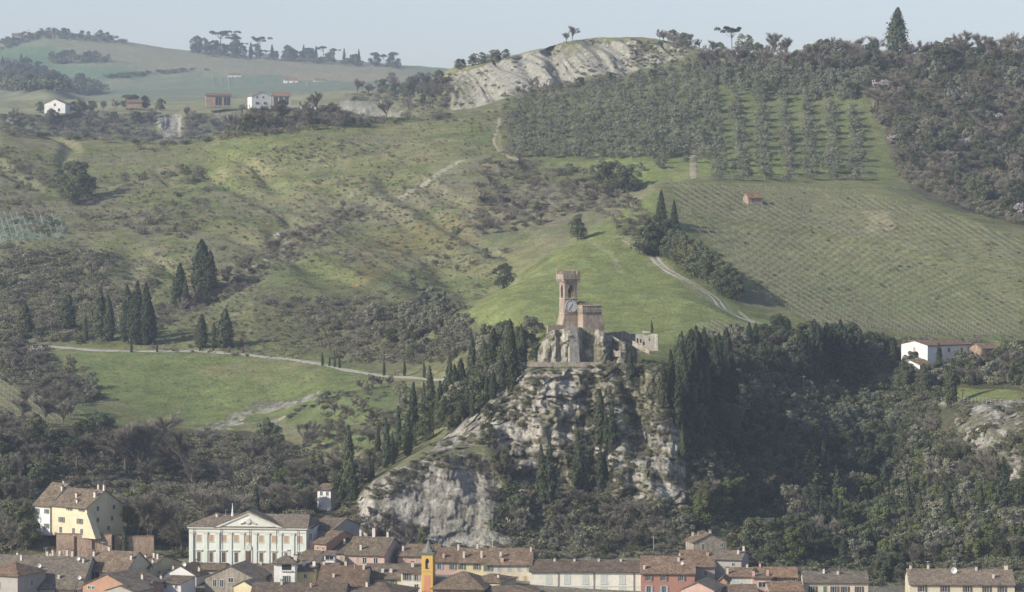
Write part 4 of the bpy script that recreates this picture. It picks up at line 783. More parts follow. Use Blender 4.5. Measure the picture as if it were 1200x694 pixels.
def wallthing(name, label, cat, pts, top, bot, Y, th, mat, parent=None, jag=0, holes=()):
    """free standing wall between photo columns pts at distance Y"""
    u0, u1 = pts; x0, y0, _ = P3(u0, top, Y); c_ = math.cos(math.radians(th)); L_ = (u1-u0)*Y/K/c_; H = (bot-top)/K*Y
    o = empty(name, (x0, y0, zat(bot, Y)), -math.radians(th)); tag(o, label, cat); n = max(2, int(L_/1.6)); poly = [(0,0),(L_,0)]
    for i in range(n, -1, -1): poly.append((L_*i/n, H+(random.uniform(-jag, jag) if 0 < i < n else 0)))
    MB().prism(poly, 0, .9).build('masonry', M[mat], o)
    if not jag: MB().box(-.05, L_+.05, -.08, .98, H+.003, H+.2).build('coping', M['tiles_red'], o)
    return o, L_, H
o, L_, H_ = wallthing('terrace_wall', 'tall pinkish brick terrace wall below the yellow house', 'wall', (66,132), 626, 662, 893, 6, 'brick_wall')
for f in (.3, .62, .97): MB().box(f*L_-.5, f*L_+.5, -.6, -.003, 0, H_*.95).build('buttress', M['brick_wall'], o)
wallthing('terrace_wall', 'ivy patched brick wall right of the small cypress', 'wall', (134,180), 629, 662, 893, -4, 'brick_wall')
# the villa
YV = 888; thv = 7; vW = (360-221.5)*YV/K/math.cos(math.radians(thv)); vx, vy, _ = P3(221.5, 618, YV); vb = zat(668, YV); vH = zat(618, YV)-vb; vD = 17.
V_ = empty('villa', (vx, vy, vb), -math.radians(thv)); tag(V_, 'long pale neoclassical villa with pediment and giant pilasters', 'villa')
MB().box(0, vW, 0, vD, 0, vH).build('wall', M['villa_plaster'], V_); rz_ = zat(601, YV+vD/2)-zat(618, YV); q = 6.5
rf = MB().add([(-.7,-.7,vH+.31),(vW+.7,-.7,vH+.31),(vW+.7,vD+.7,vH+.31),(-.7,vD+.7,vH+.31),(-.7,-.7,vH+.5),(vW+.7,-.7,vH+.5),(vW+.7,vD+.7,vH+.5),(-.7,vD+.7,vH+.5),(q,vD/2,vH+rz_),(vW-.5,vD/2,vH+rz_)],
   [(3,2,1,0),(0,1,5,4),(1,2,6,5),(2,3,7,6),(3,0,4,7),(4,5,9,8),(5,6,9),(6,7,8,9),(7,4,8)]).build('roof', M['tiles_grey'], V_)
MB().box(-.45, vW+.45, -.45, vD+.45, vH-.25, vH+.3).build('cornice', M['stone_trim'], V_); MB().box(-.08, vW+.08, -.12, -.004, vH-1.3, vH-1.1).build('architrave', M['stone_trim'], V_)
px0, px1 = vW*(252-221.5)/138.5, vW*(332.6-221.5)/138.5; ph = (618-600)/K*YV*.98; ped = MB().prism([(px0,vH+.31),(px1,vH+.31),((px0+px1)/2,vH+.31+ph)], -.55, 6).build('pediment', M['villa_plaster'], V_)
MB().prism([(px0-.6,vH+.32),(px0-.3,vH+.32),((px0+px1)/2,vH+.2+ph),(px1+.3,vH+.32),(px1+.6,vH+.32),((px0+px1)/2,vH+.75+ph)], -1., 6.2).build('pediment_roof', M['tiles_grey_side'], ped)
for sgn in (-1, 1):
    xm = (px0+px1)/2; xe = px0 if sgn < 0 else px1; MB().add([(xe+sgn*.2,-.85,vH+.33),(xe-sgn*1.6,-.85,vH+.33),(xm,-.85,vH+ph-.35),(xm,-.85,vH+ph+.28),(xe+sgn*.2,-.56,vH+.33),(xe-sgn*1.6,-.56,vH+.33),(xm,-.56,vH+ph-.35),(xm,-.56,vH+ph+.28)], [(0,1,2,3),(7,6,5,4),(0,4,5,1),(1,5,6,2),(2,6,7,3),(3,7,4,0)]).build('raking_cornice', M['stone_trim'], ped)
em = MB(); xm = (px0+px1)/2
em.tube([(xm,-.55,vH+2.0),(xm,-.95,vH+2.0)], [.95,.7], 14); em.tube([(xm-2.4,-.7,vH+1.3),(xm-1,-.75,vH+1.9)], [.2,.35], 6); em.tube([(xm+2.4,-.7,vH+1.3),(xm+1,-.75,vH+1.9)], [.2,.35], 6); em.build('coat_of_arms', M['stone_trim'], ped)
bays = [(x/5.128+200-221.5)/138.5 for x in (170,245,323,397,471,549,627,700,780)]; pil = [(x/5.128+200-221.5)/138.5 for x in (130,212,285,360,435,512,588,662,738)]
for f in pil:
    p_ = MB().box(f*vW-.55, f*vW+.55, -.28, -.004, 0, vH-1.8).build('pilaster', M['villa_plaster'], V_); MB().box(f*vW-.75, f*vW+.75, -.4, -.006, vH-1.8, vH-1.35).build('capital', M['stone_trim'], p_)
for i, f in enumerate(bays):
    window(V_, f*vW, zat(630.5,YV)-vb, 1.5, 2.0, 'closed_tan', trim='villa_plaster')
    if i == 4:
        d_ = MB().box(f*vW-1.2, f*vW+1.2, -.3, -.004, zat(660,YV)-vb, zat(643,YV)-vb).build('door_surround', M['stone_trim'], V_); MB().box(f*vW-.8, f*vW+.8, -.33, -.302, zat(660,YV)-vb, zat(644.5,YV)-vb).build('door', M['brown_shutter'], d_)
        MB().tube([(f*vW,-.45,zat(641,YV)-vb),(f*vW,-.05,zat(641,YV)-vb)], 1.0, 12).build('lunette', M['stone_trim'], V_)
    else:
        wn = window(V_, f*vW, zat(652.5,YV)-vb, 1.05, 2.9, 'closed_brown' if i < 8 else 'dark', trim='villa_plaster'); MB().box(f*vW-1.1, f*vW+1.1, -.45, -.004, zat(644.5,YV)-vb-.1, zat(644.5,YV)-vb+.14).build('hood', M['stone_trim'], wn)
for f in (.04, .275, .52, .75, .93): MB().tube([(f*vW,-.36,0),(f*vW,-.36,vH)], .09, 6).build('downpipe', M['gutter_metal'], V_)
chimney(rf, vW*.2, vD*.35, vH+2.2, 1.2); MB().tube([(vW*.33,vD*.4,vH+2.5),(vW*.33,vD*.4,vH+4.2),(vW*.33,vD*.4,vH+6.5)], [.45,.25,.06], 8).build('finial', M['white_metal'], rf); aerial(rf, vW*.27, vD*.4, vH+2.6, 2)
hs('house', 'white wall and brown roofed wing attached to the right of the villa', 'house', 360, 367, 619, 606, 889, 7, 30, 'white_plaster', 'tiles_brown', 'shed', wins=[(629,1.,1.8,'closed_tan',[.5])], over=.2)
hs('house', 'dark sided house with brown lean roof behind the villa right end', 'house', 367, 391, 619.5, 606.5, 897, 32, 14, 'grey_plaster', 'tiles_brown', 'x')
hs('house', 'salmon fronted narrow house with stepped brown roof right of the villa', 'house', 368, 383, 636, 622, 883, 32, 17, 'orange_plaster', 'tiles_brown', 'x', wins=[(642,.7,.9,'dark',[.3,.75])])
# town, from left to right
hs('church', 'greyish drum of a round church cut by the left edge', 'church', -22, 24, 673, 657, 845, 24, 14, 'grey_plaster', 'tiles_red', 'hip', wins=[(685,2.0,2.0,'dark',[.45])], side=[(684,.9,1.6,'dark',[.5])])
hs('house', 'house under a grey brown roof behind the church at far left', 'house', -20, 24, 664, 650, 872, 20, 13, 'grey_plaster', 'tiles_grey', chims=[(.9,.3,1.6),(.6,.6,1.2)])
hs('house', 'wide old brown roof dotted with dishes and aerials', 'house', 16, 96, 689, 652, 850, 6, 26, 'grey_plaster', 'tiles_grey', wins=[(692.5,1,1,'dark',FR(4))], chims=[(.62,.15,1.2),(.35,.55,1.4),(.5,.6,1.5),(.7,.5,1.6),(.9,.4,1.3)], dishes=[(.12,.1),(.28,.3),(.94,.12),(.82,.42)], aer=[(.3,.5),(.55,.55)])
hs('house', 'low roof wedge behind the dish dotted roof', 'house', 44, 88, 662, 652, 880, 14, 12, 'stone_wall', 'tiles_brown', chims=[(.2,.5,1.8),(.4,.5,1.8),(.6,.5,2.),(.05,.5,1.4)])
hs('house', 'cream house with long brown roof and white framed veranda windows', 'house', 94, 150, 668, 645, 862, 20, 16, 'cream_plaster', 'tiles_brown', wins=[(674,3.,2.2,'dark',[.1,.32]),(676,.9,1.3,'green',[.75])], chims=[(.35,.5,1.2),(.1,.35,1.4),(.95,.3,1.3)], aer=[(.2,.5)])
hs('house', 'house with greenish shaded gable and four chimneys under the ivy wall', 'house', 158, 177, 664, 651, 872, 30, 15, 'pale_yellow_plaster', 'tiles_brown', chims=[(.1,.3,1.4),(.45,.4,1.5),(.8,.35,1.6),(1.,.1,1.6)], side=[(672,.8,1.2,'dark',[.3,.6])])
hs('orange_house', 'bright orange gabled house at the bottom left', 'house', 97, 156, 686, 672, 838, 24, 17, 'orange_plaster', 'tiles_grey', 'y', wins=[(688,.9,.8,'dark',[.14,.22])], chims=[(.85,.6,1.5)], side=[(686,.7,1.,'dark',[.4,.7])])
hs('house', 'small grey roof in front of the orange house', 'house', 124, 158, 692, 686, 828, 24, 10, 'grey_plaster', 'tiles_grey', 'y')
hs('house', 'white gabled cottage with a big dark tree shadow on it', 'house', 192, 231, 674, 663, 868, 16, 12, 'white_plaster', 'tiles_brown', 'y', wins=[(683,.8,.9,'dark',[.3,.7])], chims=[(.15,.3,1.4),(.9,.4,1.4)], dishes=[(.6,.1)])
hs('house', 'little white house with blank lean roof left of the beige gables', 'house', 184, 213, 683, 675, 850, 18, 10, 'white_plaster', 'tiles_brown', 'shed', wins=[(687,.7,.9,'dark',[.35,.8])], chims=[(.05,.2,1.6)])
hs('house', 'long low brown roof directly in front of the villa steps', 'house', 221, 262, 667, 660, 874, 5, 10, 'grey_plaster', 'tiles_brown', chims=[(.15,.4,1.1)])
hs('house', 'second low brown roof below the villa door', 'house', 284, 322, 668, 661, 874, 5, 10, 'grey_plaster', 'tiles_brown', chims=[(.5,.4,1.1)])
hs('house', 'beige stone house with wide low gable and two dark openings', 'house', 240, 300, 677, 663, 858, 14, 14, 'stone_wall', 'tiles_grey', 'y', wins=[(679,1.4,1.2,'dark',[.52]),(683,1.,2.,'dark',[.2,.34])])
hs('house', 'tawny gabled annexe behind the beige stone house', 'house', 290, 318, 679, 669, 866, 22, 12, 'cream_plaster', 'tiles_grey', wins=[(682,.8,1.,'dark',[.5])])
hs('house', 'small cream gable peeping up between grey roofs', 'house', 274, 297, 687, 681, 842, 20, 10, 'pale_yellow_plaster', 'tiles_grey', 'y')
r_ = hs('turret_house', 'narrow white turret house with open loggia under its hipped roof', 'house', 321, 345.5, 660, 650.5, 855, 4, 6.5, 'white_plaster', 'tiles_grey', 'hip', wins=[(679,.9,2.,'green',[.6])], chims=[(.97,.4,1.8,.9),(.6,.8,2.,.8)], over=.7)
lg = MB().box(r_[1]*.38, r_[1]*.84, -.03, -.004, zat(668,855)-r_[4], zat(661.5,855)-r_[4]).build('loggia', M['dark_opening'], r_[0]); MB().box(r_[1]*.34, r_[1]*.88, -.5, -.01, zat(669.5,855)-r_[4], zat(668.3,855)-r_[4]).build('balcony', M['stone_trim'], lg)  # loggia is a near-black panel on the wall, painting the shade inside
hs('house', 'low white wing right of the turret with round white chimneys', 'house', 346, 370, 668.5, 660, 860, 6, 9, 'pale_yellow_plaster', 'tiles_brown', wins=[(675,.8,1.1,'dark',[.5])], chims=[(.35,.3,1.3,.8,'white_metal'),(.85,.3,1.4,.8,'white_metal')])
hs('house', 'dark gable behind the turret with ivy on its roof', 'house', 343, 362, 660, 645, 874, 32, 14, 'grey_plaster', 'tiles_brown')
hs('house', 'grey green flat roofed wing with small white glazed dormer', 'house', 370, 394, 667, 660, 862, 8, 10, 'grey_plaster', 'tiles_grey', chims=[(.3,.3,1.2)], wins=[(672,.8,.9,'dark',[.3,.7])])
r_ = hs('house', 'tiny white glazed rooftop room right of the villa wing', 'house', 380, 392, 650.5, 648.5, 872, 3, 5, 'white_plaster', 'tiles_grey', 'shed', wins=[(654,2.2,1.,'dark',[.5])])
hs('house', 'cream house with wide brown roof and row of small windows right of the villa', 'house', 385, 404, 647.5, 631, 882, 10, 16, 'cream_plaster', 'tiles_brown', wins=[(655,.9,1.6,'closed_tan',[.35,.8])], chims=[(.2,.3,1.5),(.75,.3,1.5)])
hs('house', 'pinkish cream house with tall white chimney on its brown roof', 'house', 404, 451, 649.5, 629, 878, 14, 19, 'pink_plaster', 'tiles_brown', wins=[(656,.95,1.7,'closed_tan',[.08,.33]),(656,1.1,1.5,'dark',[.5,.78])], chims=[(.35,.12,1.6),(.5,.5,2.6,.9),(.85,.5,1.6),(.15,.52,2.2)], side=[(652,.9,1.2,'dark',[.4])])
hs('house', 'brown roof with a pale skylight behind the bell tower', 'house', 466, 512, 651, 638, 880, 8, 13, 'rose_plaster', 'tiles_brown', wins=[(656,.9,1.2,'closed_tan',[.2,.5])], chims=[(.1,.2,1.4)])
hs('house', 'large roof of rusty tiles spread right of the turret house', 'house', 372, 428, 686, 663, 846, 4, 20, 'cream_plaster', 'tiles_red', wins=[(691,.9,1,'dark',FR(3))], chims=[(.3,.2,1.2),(.5,.5,1.2),(.9,.4,1.6)], aer=[(.7,.4)])
hs('house', 'pale yellow house with white chimneys left of the bell tower', 'house', 426, 472, 677.5, 661, 856, 6, 16, 'pale_yellow_plaster', 'tiles_brown', wins=[(682,.9,1.3,'green',[.2,.75]),(691,.8,1.1,'dark',[.12,.4,.7])], chims=[(.45,.2,1.2,.8),(.66,.2,1.2,.8),(.1,.1,1.6)])
hs('house', 'tall greenish white house front touching the bell tower', 'house', 470, 494, 671, 661, 852, 3, 14, 'ivory_plaster', 'tiles_brown', wins=[(676,1.,1.8,'green',[.28]),(677,.9,1.6,'blue',[.75]),(688,1.,1.5,'dark',[.75]),(690,.9,1.2,'closed_blue',[.25])], chims=[(.5,.3,1.4,.8)])
hs('house', 'grey brown hipped roof at the bottom left of centre', 'house', 404, 462, 696, 681, 834, 20, 18, 'grey_plaster', 'tiles_brown', 'hip', chims=[(.3,.3,1.4)])
hs('house', 'flat brown roof filling the bottom edge left of centre', 'house', 294, 404, 697, 683, 832, 2, 16, 'grey_plaster', 'tiles_brown', chims=[(.3,.4,1.2),(.62,.3,1.4,.5,'rose_plaster')])
# bell tower
YB = 848; bx, by, _ = P3(494, 650, YB); bb = 6.; sB = 13.5*YB/K; T_ = empty('bell_tower', (bx, by, bb), -math.radians(12)); tag(T_, 'slim ochre yellow bell tower with terracotta panels and small pale spire', 'bell tower')
hb = lambda v: zat(v, YB)-bb
def archpoly(x0, x1, z0, z1, a, b, zs, zt, pointed=True, n=7):
    p = [(x0,z0),(a,z0),(a,zs)]
    for i in range(1, n):
        t = i/n; xx = a+(b-a)*t; p.append((xx, zs+(zt-zs)*((1-abs(2*t-1)**1.7) if pointed else math.sqrt(max(0,1-(2*t-1)**2)))))
    return p+[(b,zs),(b,z0),(x1,z0),(x1,z1),(x0,z1)]
sh = MB().box(0, sB, 0, sB, 0, hb(667)); zt_ = hb(650)
for y0_, y1_ in ((0,.45),(sB-.45,sB)): sh.prism(archpoly(0, sB, hb(667), zt_, sB*.33, sB*.67, hb(658), hb(654.5), False), y0_, y1_)
for x0_, x1_ in ((0,.45),(sB-.45,sB)): sh.prismx(archpoly(.46, sB-.46, hb(667), zt_, sB*.36, sB*.64, hb(658), hb(654.5), False), x0_, x1_)
sh.build('shaft', M['ochre_plaster'], T_)
MB().box(sB*.22, sB*.78, -.06, -.003, 0, hb(674)).box(sB+.003, sB+.06, sB*.2, sB*.8, 0, hb(674)).build('panel', M['terracotta_panel'], T_)
MB().box(-.3, sB+.3, -.3, sB+.3, zt_+.002, zt_+.35).box(-.5, sB+.5, -.5, sB+.5, zt_+.352, zt_+.6).build('cornice', M['grey_cap'], T_); MB().box(-.12, sB+.12, -.12, sB+.12, hb(669.2), hb(668)).build('string_course', M['ochre_plaster'], T_)
sp = MB(); c_ = sB/2; prof = [(1.9,zt_+.602),(1.7,zt_+1.1),(1.05,zt_+1.7),(.7,zt_+2.4),(.5,zt_+3.1),(.16,zt_+3.7),(.3,zt_+4.0),(.06,zt_+4.3)]
for (ra, za), (rb, zb_) in zip(prof[:-1], prof[1:]): sp.tube([(c_,c_,za),(c_,c_,zb_-.002)], [ra, rb], 8)
sp.build('spire', M['grey_cap'], T_); MB().tube([(c_,c_,hb(660)),(c_,c_,hb(657)),(c_,c_,hb(656))], [.6,.35,.15], 10).build('bell', M['bronze'], T_); MB().box(c_-.05,c_+.05,c_-.05,c_+.05,zt_+4.25,zt_+5.1).box(c_-.3,c_+.3,c_-.04,c_+.04,zt_+4.7,zt_+4.8).build('cross', M['black_paint'], T_)
# centre and right
hs('house', 'rust roofed house with teal shutters right of the bell tower', 'house', 509, 538, 658, 642, 872, 4, 14, 'rose_plaster', 'tiles_red', wins=[(664,.9,1.5,'blue',[.2]),(664,.9,1.6,'green',[.75])], chims=[(.35,.12,1.4,.6,'rose_plaster'),(.9,.4,1.8)])
hs('house', 'pale yellow house with green shutters and slim chimneys', 'house', 538, 570, 659, 643, 870, 4, 14, 'pale_yellow_plaster', 'tiles_brown', wins=[(664,.9,1.6,'green',[.1,.65]),(666,.9,1.6,'closed_green',[.95])], chims=[(.15,.15,2.),(.8,.15,2.2),(.6,.5,1.4)])
hs('house', 'long cream yellow house with two rows of windows at centre', 'house', 570, 623, 661.5, 643, 866, 3, 16, 'cream_plaster', 'tiles_brown', wins=[(665.5,.9,1.5,'closed_blue',[.28,.5,.72,.92]),(666,.9,1.5,'green',[.06]),(678,.95,1.5,'closed_tan',[.27,.5,.66,.86])], chims=[(.3,.2,1.9),(.34,.08,1.2,.9,'rose_plaster'),(.96,.4,1.4,.5)], aer=[(.1,.5)])
hs('church', 'broad hipped church roof along the bottom edge', 'church', 508, 566, 690, 669, 842, 8, 20, 'brick_wall', 'tiles_brown', 'hip', over=.8)
hs('house', 'gabled brown roof with dark eaves beside the church', 'house', 548, 586, 681, 671, 852, 22, 12, 'cream_plaster', 'tiles_brown', 'hip', chims=[(.8,.3,1.)])
hs('church', 'long shallow roof of the nave at the bottom centre', 'church', 562, 632, 695, 686, 842, -4, 12, 'brick_wall', 'tiles_brown', 'hip')
r_ = hs('white_building', 'long creamy white building with pale closed shutters and string course', 'building', 621, 751, 669.5, 657, 862, 1.5, 13, 'ivory_plaster', 'tiles_brown', wins=[(678.5,1.6,2.7,'closed_pale',[.17,.335,.5,.665,.83]),(692,1.6,2.2,'closed_pale',[.17,.335,.5,.665,.83])], chims=[(.22,.45,.9),(.4,.45,.8),(.62,.45,.9),(.82,.45,.9)], string=687)
for f in (.255,.575,.935): MB().tube([(f*r_[1],-.2,0),(f*r_[1],-.2,r_[2])], .1, 6).build('downpipe', M['brown_shutter'], r_[0])
hs('red_house', 'brick red house with grey shutters right of the white building', 'house', 751, 814, 671.5, 652, 860, 3, 15, 'red_plaster', 'tiles_red', wins=[(677,.95,1.6,'brown',[.15,.43,.76]),(690.5,1.,1.9,'blue',[.15,.43])], chims=[(.7,.35,1.2),(.06,.1,1.3)], dishes=[(.76,.2,.45)])
hs('house', 'rusty roofed small pink house at the foot of the red house', 'house', 798, 836, 691, 682, 842, 18, 12, 'rose_plaster', 'tiles_grey', 'y')
hs('stone_house', 'small stone house highest of those below the right hand wood', 'house', 813, 852, 636, 626.5, 892, -12, 9, 'stone_wall', 'tiles_brown', 'y', wins=[(641,.9,1.6,'dark',[.28]),(640,.8,1.3,'dark',[.85])], chims=[(.3,.5,1.1,.8,'brick_wall'),(.6,.4,1.1),(.2,.9,1.2)])
hs('house', 'rust roofed grey house just below the small stone house', 'house', 802, 838, 664, 645, 874, -6, 15, 'grey_plaster', 'tiles_red', wins=[(672,.9,1.4,'dark',[.3,.7])], chims=[(.85,.3,1.2,.6,'rose_plaster')])
hs('house', 'dark sided house with mossy grey roof next to the stone house', 'house', 838, 868, 655, 645.5, 878, 14, 13, 'grey_plaster', 'tiles_grey', wins=[(661,.8,1.1,'dark',[.7])], chims=[(.8,.3,1.3),(.95,.5,1.5)])
hs('house', 'cream house with long rusty roof line and pale panels', 'house', 851, 882, 675, 665.5, 866, 3, 9, 'ivory_plaster', 'tiles_red', wins=[(681,2.4,1.8,'closed_pale',[.3,.72])], chims=[(.05,.1,1.8),(.8,.5,1.)])
r_ = hs('house', 'small pink dormer house with dark window among the roofs', 'house', 882, 904, 677, 672, 858, 3, 8, 'rose_plaster', 'tiles_brown', wins=[(685,1.9,1.4,'dark',[.5])], chims=[(.05,.1,1.6,.7,'rose_plaster'),(.8,.2,1.8,.7,'rose_plaster')])
hs('house', 'low rusty roof stretching right of the pink dormer', 'house', 884, 934, 676, 665, 868, 2, 10, 'stone_wall', 'tiles_red', wins=[(680,.8,1.2,'dark',FR(3))], chims=[(.15,.5,1.1,.6,'rose_plaster')])
hs('house', 'brown roof along the bottom edge left of the cream house', 'house', 842, 888, 695, 685.5, 846, -2, 12, 'grey_plaster', 'tiles_brown')
hs('house', 'orange brown roof touching the left end of the cream house', 'house', 902, 942, 693, 682, 848, -2, 13, 'grey_plaster', 'tiles_red')
hs('house', 'small ochre gable with curved edge near the bottom', 'house', 841, 852, 682, 677, 855, 10, 8, 'orange_plaster', 'tiles_red', 'y')
r_ = hs('house', 'cream house with dark green shuttered windows at lower right', 'house', 942, 1017, 682.5, 670, 856, 2, 14, 'cream_plaster', 'tiles_grey', wins=[(691,1.1,1.9,'brown',[.14,.48,.64,.86]),(691,1.,1.9,'closed_green',[.33])], chims=[(.33,.4,1.3,.5,'white_metal'),(.55,.35,1.1)])
r_ = hs('house', 'long ochre house with five brown shuttered windows at the lower right corner', 'house', 1066, 1188, 684.5, 667, 856, 3, 17, 'cream_plaster', 'tiles_grey', wins=[(690,1.15,1.6,'brown',[.12,.335,.55,.735,.88])], chims=[(.03,.5,1.),(.2,.5,1.2),(.44,.45,1.),(.66,.45,1.1),(.81,.2,1.3),(.95,.5,1.2,1.)], dishes=[(.44,.35,.9)], aer=[(.46,.5),(.2,.55)])
hs('house', 'flat grey roofed shed at the extreme lower right corner', 'house', 1190, 1240, 691, 686, 856, 3, 10, 'grey_plaster', 'tiles_grey')
# up the hills
hs('house', 'little white house among the cypresses left of the lower cliff', 'house', 372, 388, 573, 567, 955, 26, 8, 'white_plaster', 'tiles_brown', wins=[(578,.8,1.2,'dark',[.3,.75])])
hs('house', 'white upper block behind the little cypress house', 'house', 392, 400, 570, 565, 968, 20, 7, 'white_plaster', 'tiles_brown', 'y')
gw = hit(872,612); wallthing('garden_wall', 'pale garden wall on the terrace in the right hand wood', 'wall', (836,908), 607.5, 614, gw[1], -3, 'tower_stone', jag=.12)
gw = hit(900,634); wallthing('garden_wall', 'lower rough wall under the bushes right of the stone house', 'wall', (880,920), 630, 636, gw[1], 3, 'stone_wall', jag=.2)
r_ = hs('farmhouse', 'white farmhouse with bright gable and long shaded side at right', 'house', 1087, 1142, 405, 399.5, 1110, -32, 15, 'white_plaster', 'tiles_red', wins=[(411,1,1.3,'dark',[.3,.5,.8])], side=[(411,1.,1.8,'closed_tan',[.5])], over=.6)
hs('lean_to', 'lean-to with small slanting roof under the bright farmhouse gable', 'shed', 1078, 1096, 428, 422, 1103, -32, 6, 'white_plaster', 'tiles_brown', 'shed', gutter=False)
hs('outbuilding', 'small brick outbuilding with rusty roof right of the farmhouse', 'outbuilding', 1150, 1173, 408.5, 403, 1112, -24, 8, 'brick_wall', 'tiles_red', wins=[(413,1.2,1.6,'dark',[.4])])
hs('hut', 'small reddish brick hut alone in the vineyard', 'hut', 877, 894, 232, 226.5, hit(886,240)[1]-2, -20, 6, 'brick_wall', 'tiles_red', 'x', base=hit(886,240)[2]-1, wins=[(236,1.2,2.2,'dark',[.3])], over=.3)
g_ = hit(318,126) or (0,2550,0)
hs('farmhouse', 'white farmhouse with clean gable on the far plateau', 'house', 295, 317, 113, 107.5, 2535, -22, 12, 'white_plaster', 'tiles_red', 'y', base=zat(127,2535), wins=[(114,1.3,1.8,'dark',[.28,.6]),(121,1.4,2.,'brown',[.3,.7])])
hs('barn', 'open fronted grey wing at the right of the white farmhouse', 'barn', 319, 340, 112.5, 108, 2540, -6, 12, 'grey_plaster', 'tiles_red', base=zat(127,2540), wins=[(118,3.5,6,'dark',[.2,.5,.8])])
hs('barn', 'tawny open barn on the far plateau left of the white farmhouse', 'barn', 241, 271, 112, 109.5, 2535, -8, 12, 'brick_wall', 'tiles_red', base=zat(126,2535), wins=[(118.5,5.5,7,'dark',[.5,.82])])
hs('farmhouse', 'low white farmhouse among dark trees on the plateau at left', 'house', 52, 77, 122, 116.5, 2520, 8, 14, 'white_plaster', 'tiles_grey', 'y', base=zat(133,2520), wins=[(123,1.6,2,'dark',[.5]),(129,1.8,2.4,'dark',[.3,.7])])
hs('house', 'red roofed house half hidden by trees near the plateau pole', 'house', 148, 166, 120, 117, 2530, -6, 10, 'brick_wall', 'tiles_red', base=zat(127,2530))
hs('house', 'tiny pale house at the right end of the plateau', 'house', 352, 371, 124, 122, 2540, -4, 9, 'white_plaster', 'tiles_red', base=zat(128,2540))
for u0, u1, ve, vr, Y, w_, r0, lb in ((14,24,42,39,5450,'cream_plaster','tiles_red','ochre villa topmost among the farms on the far left hill'),(25,36,48,44,5400,'cream_plaster','tiles_red','pinkish house lowest of the far left hilltop farms'),(30,38,38,35,5480,'white_plaster','tiles_red','pale house on the crest of the far left hill'),(6,14,47,44,5420,'white_plaster','tiles_red','white house leftmost of the far hilltop farms'),
    (66,73,59,55,5000,'white_plaster','tiles_red','bright white house halfway up the far left hill'),(96,112,63,60.5,5000,'rose_plaster','tiles_red','pinkish farm right of the bright white far house'),(268,283,88,86,4500,'white_plaster','tiles_red','tiny white farm in the far sown fields'),(333,349,94,91,4300,'white_plaster','tiles_red','white farm at the right of the far sown fields'),(368,382,94,92,4300,'cream_plaster','tiles_red','pale farm furthest right in the far fields'),(60,66,121,117,2560,'white_plaster','tiles_red','white barn behind the low plateau farmhouse')):
    hs('farmhouse', lb, 'house', u0, u1, ve, vr, Y, -8, 11, w_, r0, 'x' if u1-u0 > 9 else 'y', base=zat(ve+7, Y), wins=[(ve+2.5, 1.8, 2.4, 'dark', [.3,.7])], gutter=False)

# ------------------------------------------------------------------ the clock tower
YT = 985; pxm = YT/K; tx, ty, _ = P3(661.6, 383, YT); tz = zat(383.5, YT); s = 4.5
T = empty('clock_tower', (tx, ty, tz), math.radians(22)); tag(T, 'brick clock tower with swallowtail battlements and white clock face on the crag', 'clock tower')
sh = MB(); fl = 1.0
sh.hexa([(-fl,-fl*.6,-1),(s+.3,-fl*.6,-1),(s+.3,s+fl,-1),(-fl,s+fl,-1)], [(0,0,4.4),(s,0,4.4),(s,s,4.4),(0,s,4.4)]); sh.box(0, s, 0, s, 4.401, 9.4)
A0 = archpoly(0, s, 9.4, 14.3, s*.27, s*.73, 12.2, 13.9); sh.prism(A0, 0, .5); sh.box(0, s, s-.5, s, 9.4, 14.3)
A1 = archpoly(.51, s-.51, 9.4, 14.3, s*.3, s*.7, 12.2, 13.9); sh.prismx(A1, 0, .5); sh.box(s-.5, s, .51, s-.51, 9.4, 14.3)  # unseen rear belfry walls, closed up to keep the inside dark
sh.build('shaft', M['tower_brick'], T)
for z_ in (4.4, 9.3): MB().box(-.14, s+.14, -.14, s+.14, z_-.12, z_+.12).build('string_course', M['tower_stone'], T)
fa = MB()   # arch surrounds
for i in range(9):
    t0 = i/9; t1 = (i+1)/9; f_ = lambda t: (s*.27+s*.46*t, 12.2+1.7*(1-abs(2*t-1)**1.7)); a, b = f_(t0), f_(t1); fa.prism([(a[0],a[1]+.02),(b[0],b[1]+.02),(b[0]+(.02),b[1]+.24),(a[0]-.02,a[1]+.24)], -.1, -.004)
fa.build('arch_surround', M['tower_stone'], T)
mc = MB(); e = .75
for z0_, z1_, o0, o1 in ((14.3,15.5,.02,e),(15.5,17.1,e,e)): mc.hexa([(-o0,-o0,z0_),(s+o0,-o0,z0_),(s+o0,s+o0,z0_),(-o0,s+o0,z0_)], [(-o1,-o1,z1_-.002),(s+o1,-o1,z1_-.002),(s+o1,s+o1,z1_-.002),(-o1,s+o1,z1_-.002)])
mc.build('parapet', M['tower_brick'], T); cb = MB(); nn = 7
for i in range(nn):
    x = -e+.2+(s+2*e-.4)*i/(nn-1)
    for yy, sg in ((0,-1),(s,1)): cb.prismx([(yy,14.2),(yy+sg*(e+.12),15.6),(yy+sg*(e+.12),15.9),(yy,15.9)] if sg < 0 else [(yy,15.9),(yy+sg*(e+.12),15.9),(yy+sg*(e+.12),15.6),(yy,14.2)], x-.13, x+.13)
    for xx, sg in ((0,-1),(s,1)): cb.prism([(xx,14.2),(xx+sg*(e+.12),15.6),(xx+sg*(e+.12),15.9),(xx,15.9)], x-.13, x+.13)
cb.build('corbels', M['tower_stone'], T)
mw = (s+2*e)/7
for i in range(4):
    x = -e+i*2*mw; pl = [(0,0),(mw*.85,0),(mw*.85,1.5),(mw*.42,.7),(0,1.5)]
    for yy in (-e, s+e-.4): MB().prism([(x+a, 17.1+b) for a, b in pl], yy, yy+.4).build('merlon', M['tower_brick'], T)
    if 0 < i < 3:
        for xx in (-e, s+e-.4): MB().prismx([(x+a, 17.1+b) for a, b in pl], xx, xx+.4).build('merlon', M['tower_brick'], T)
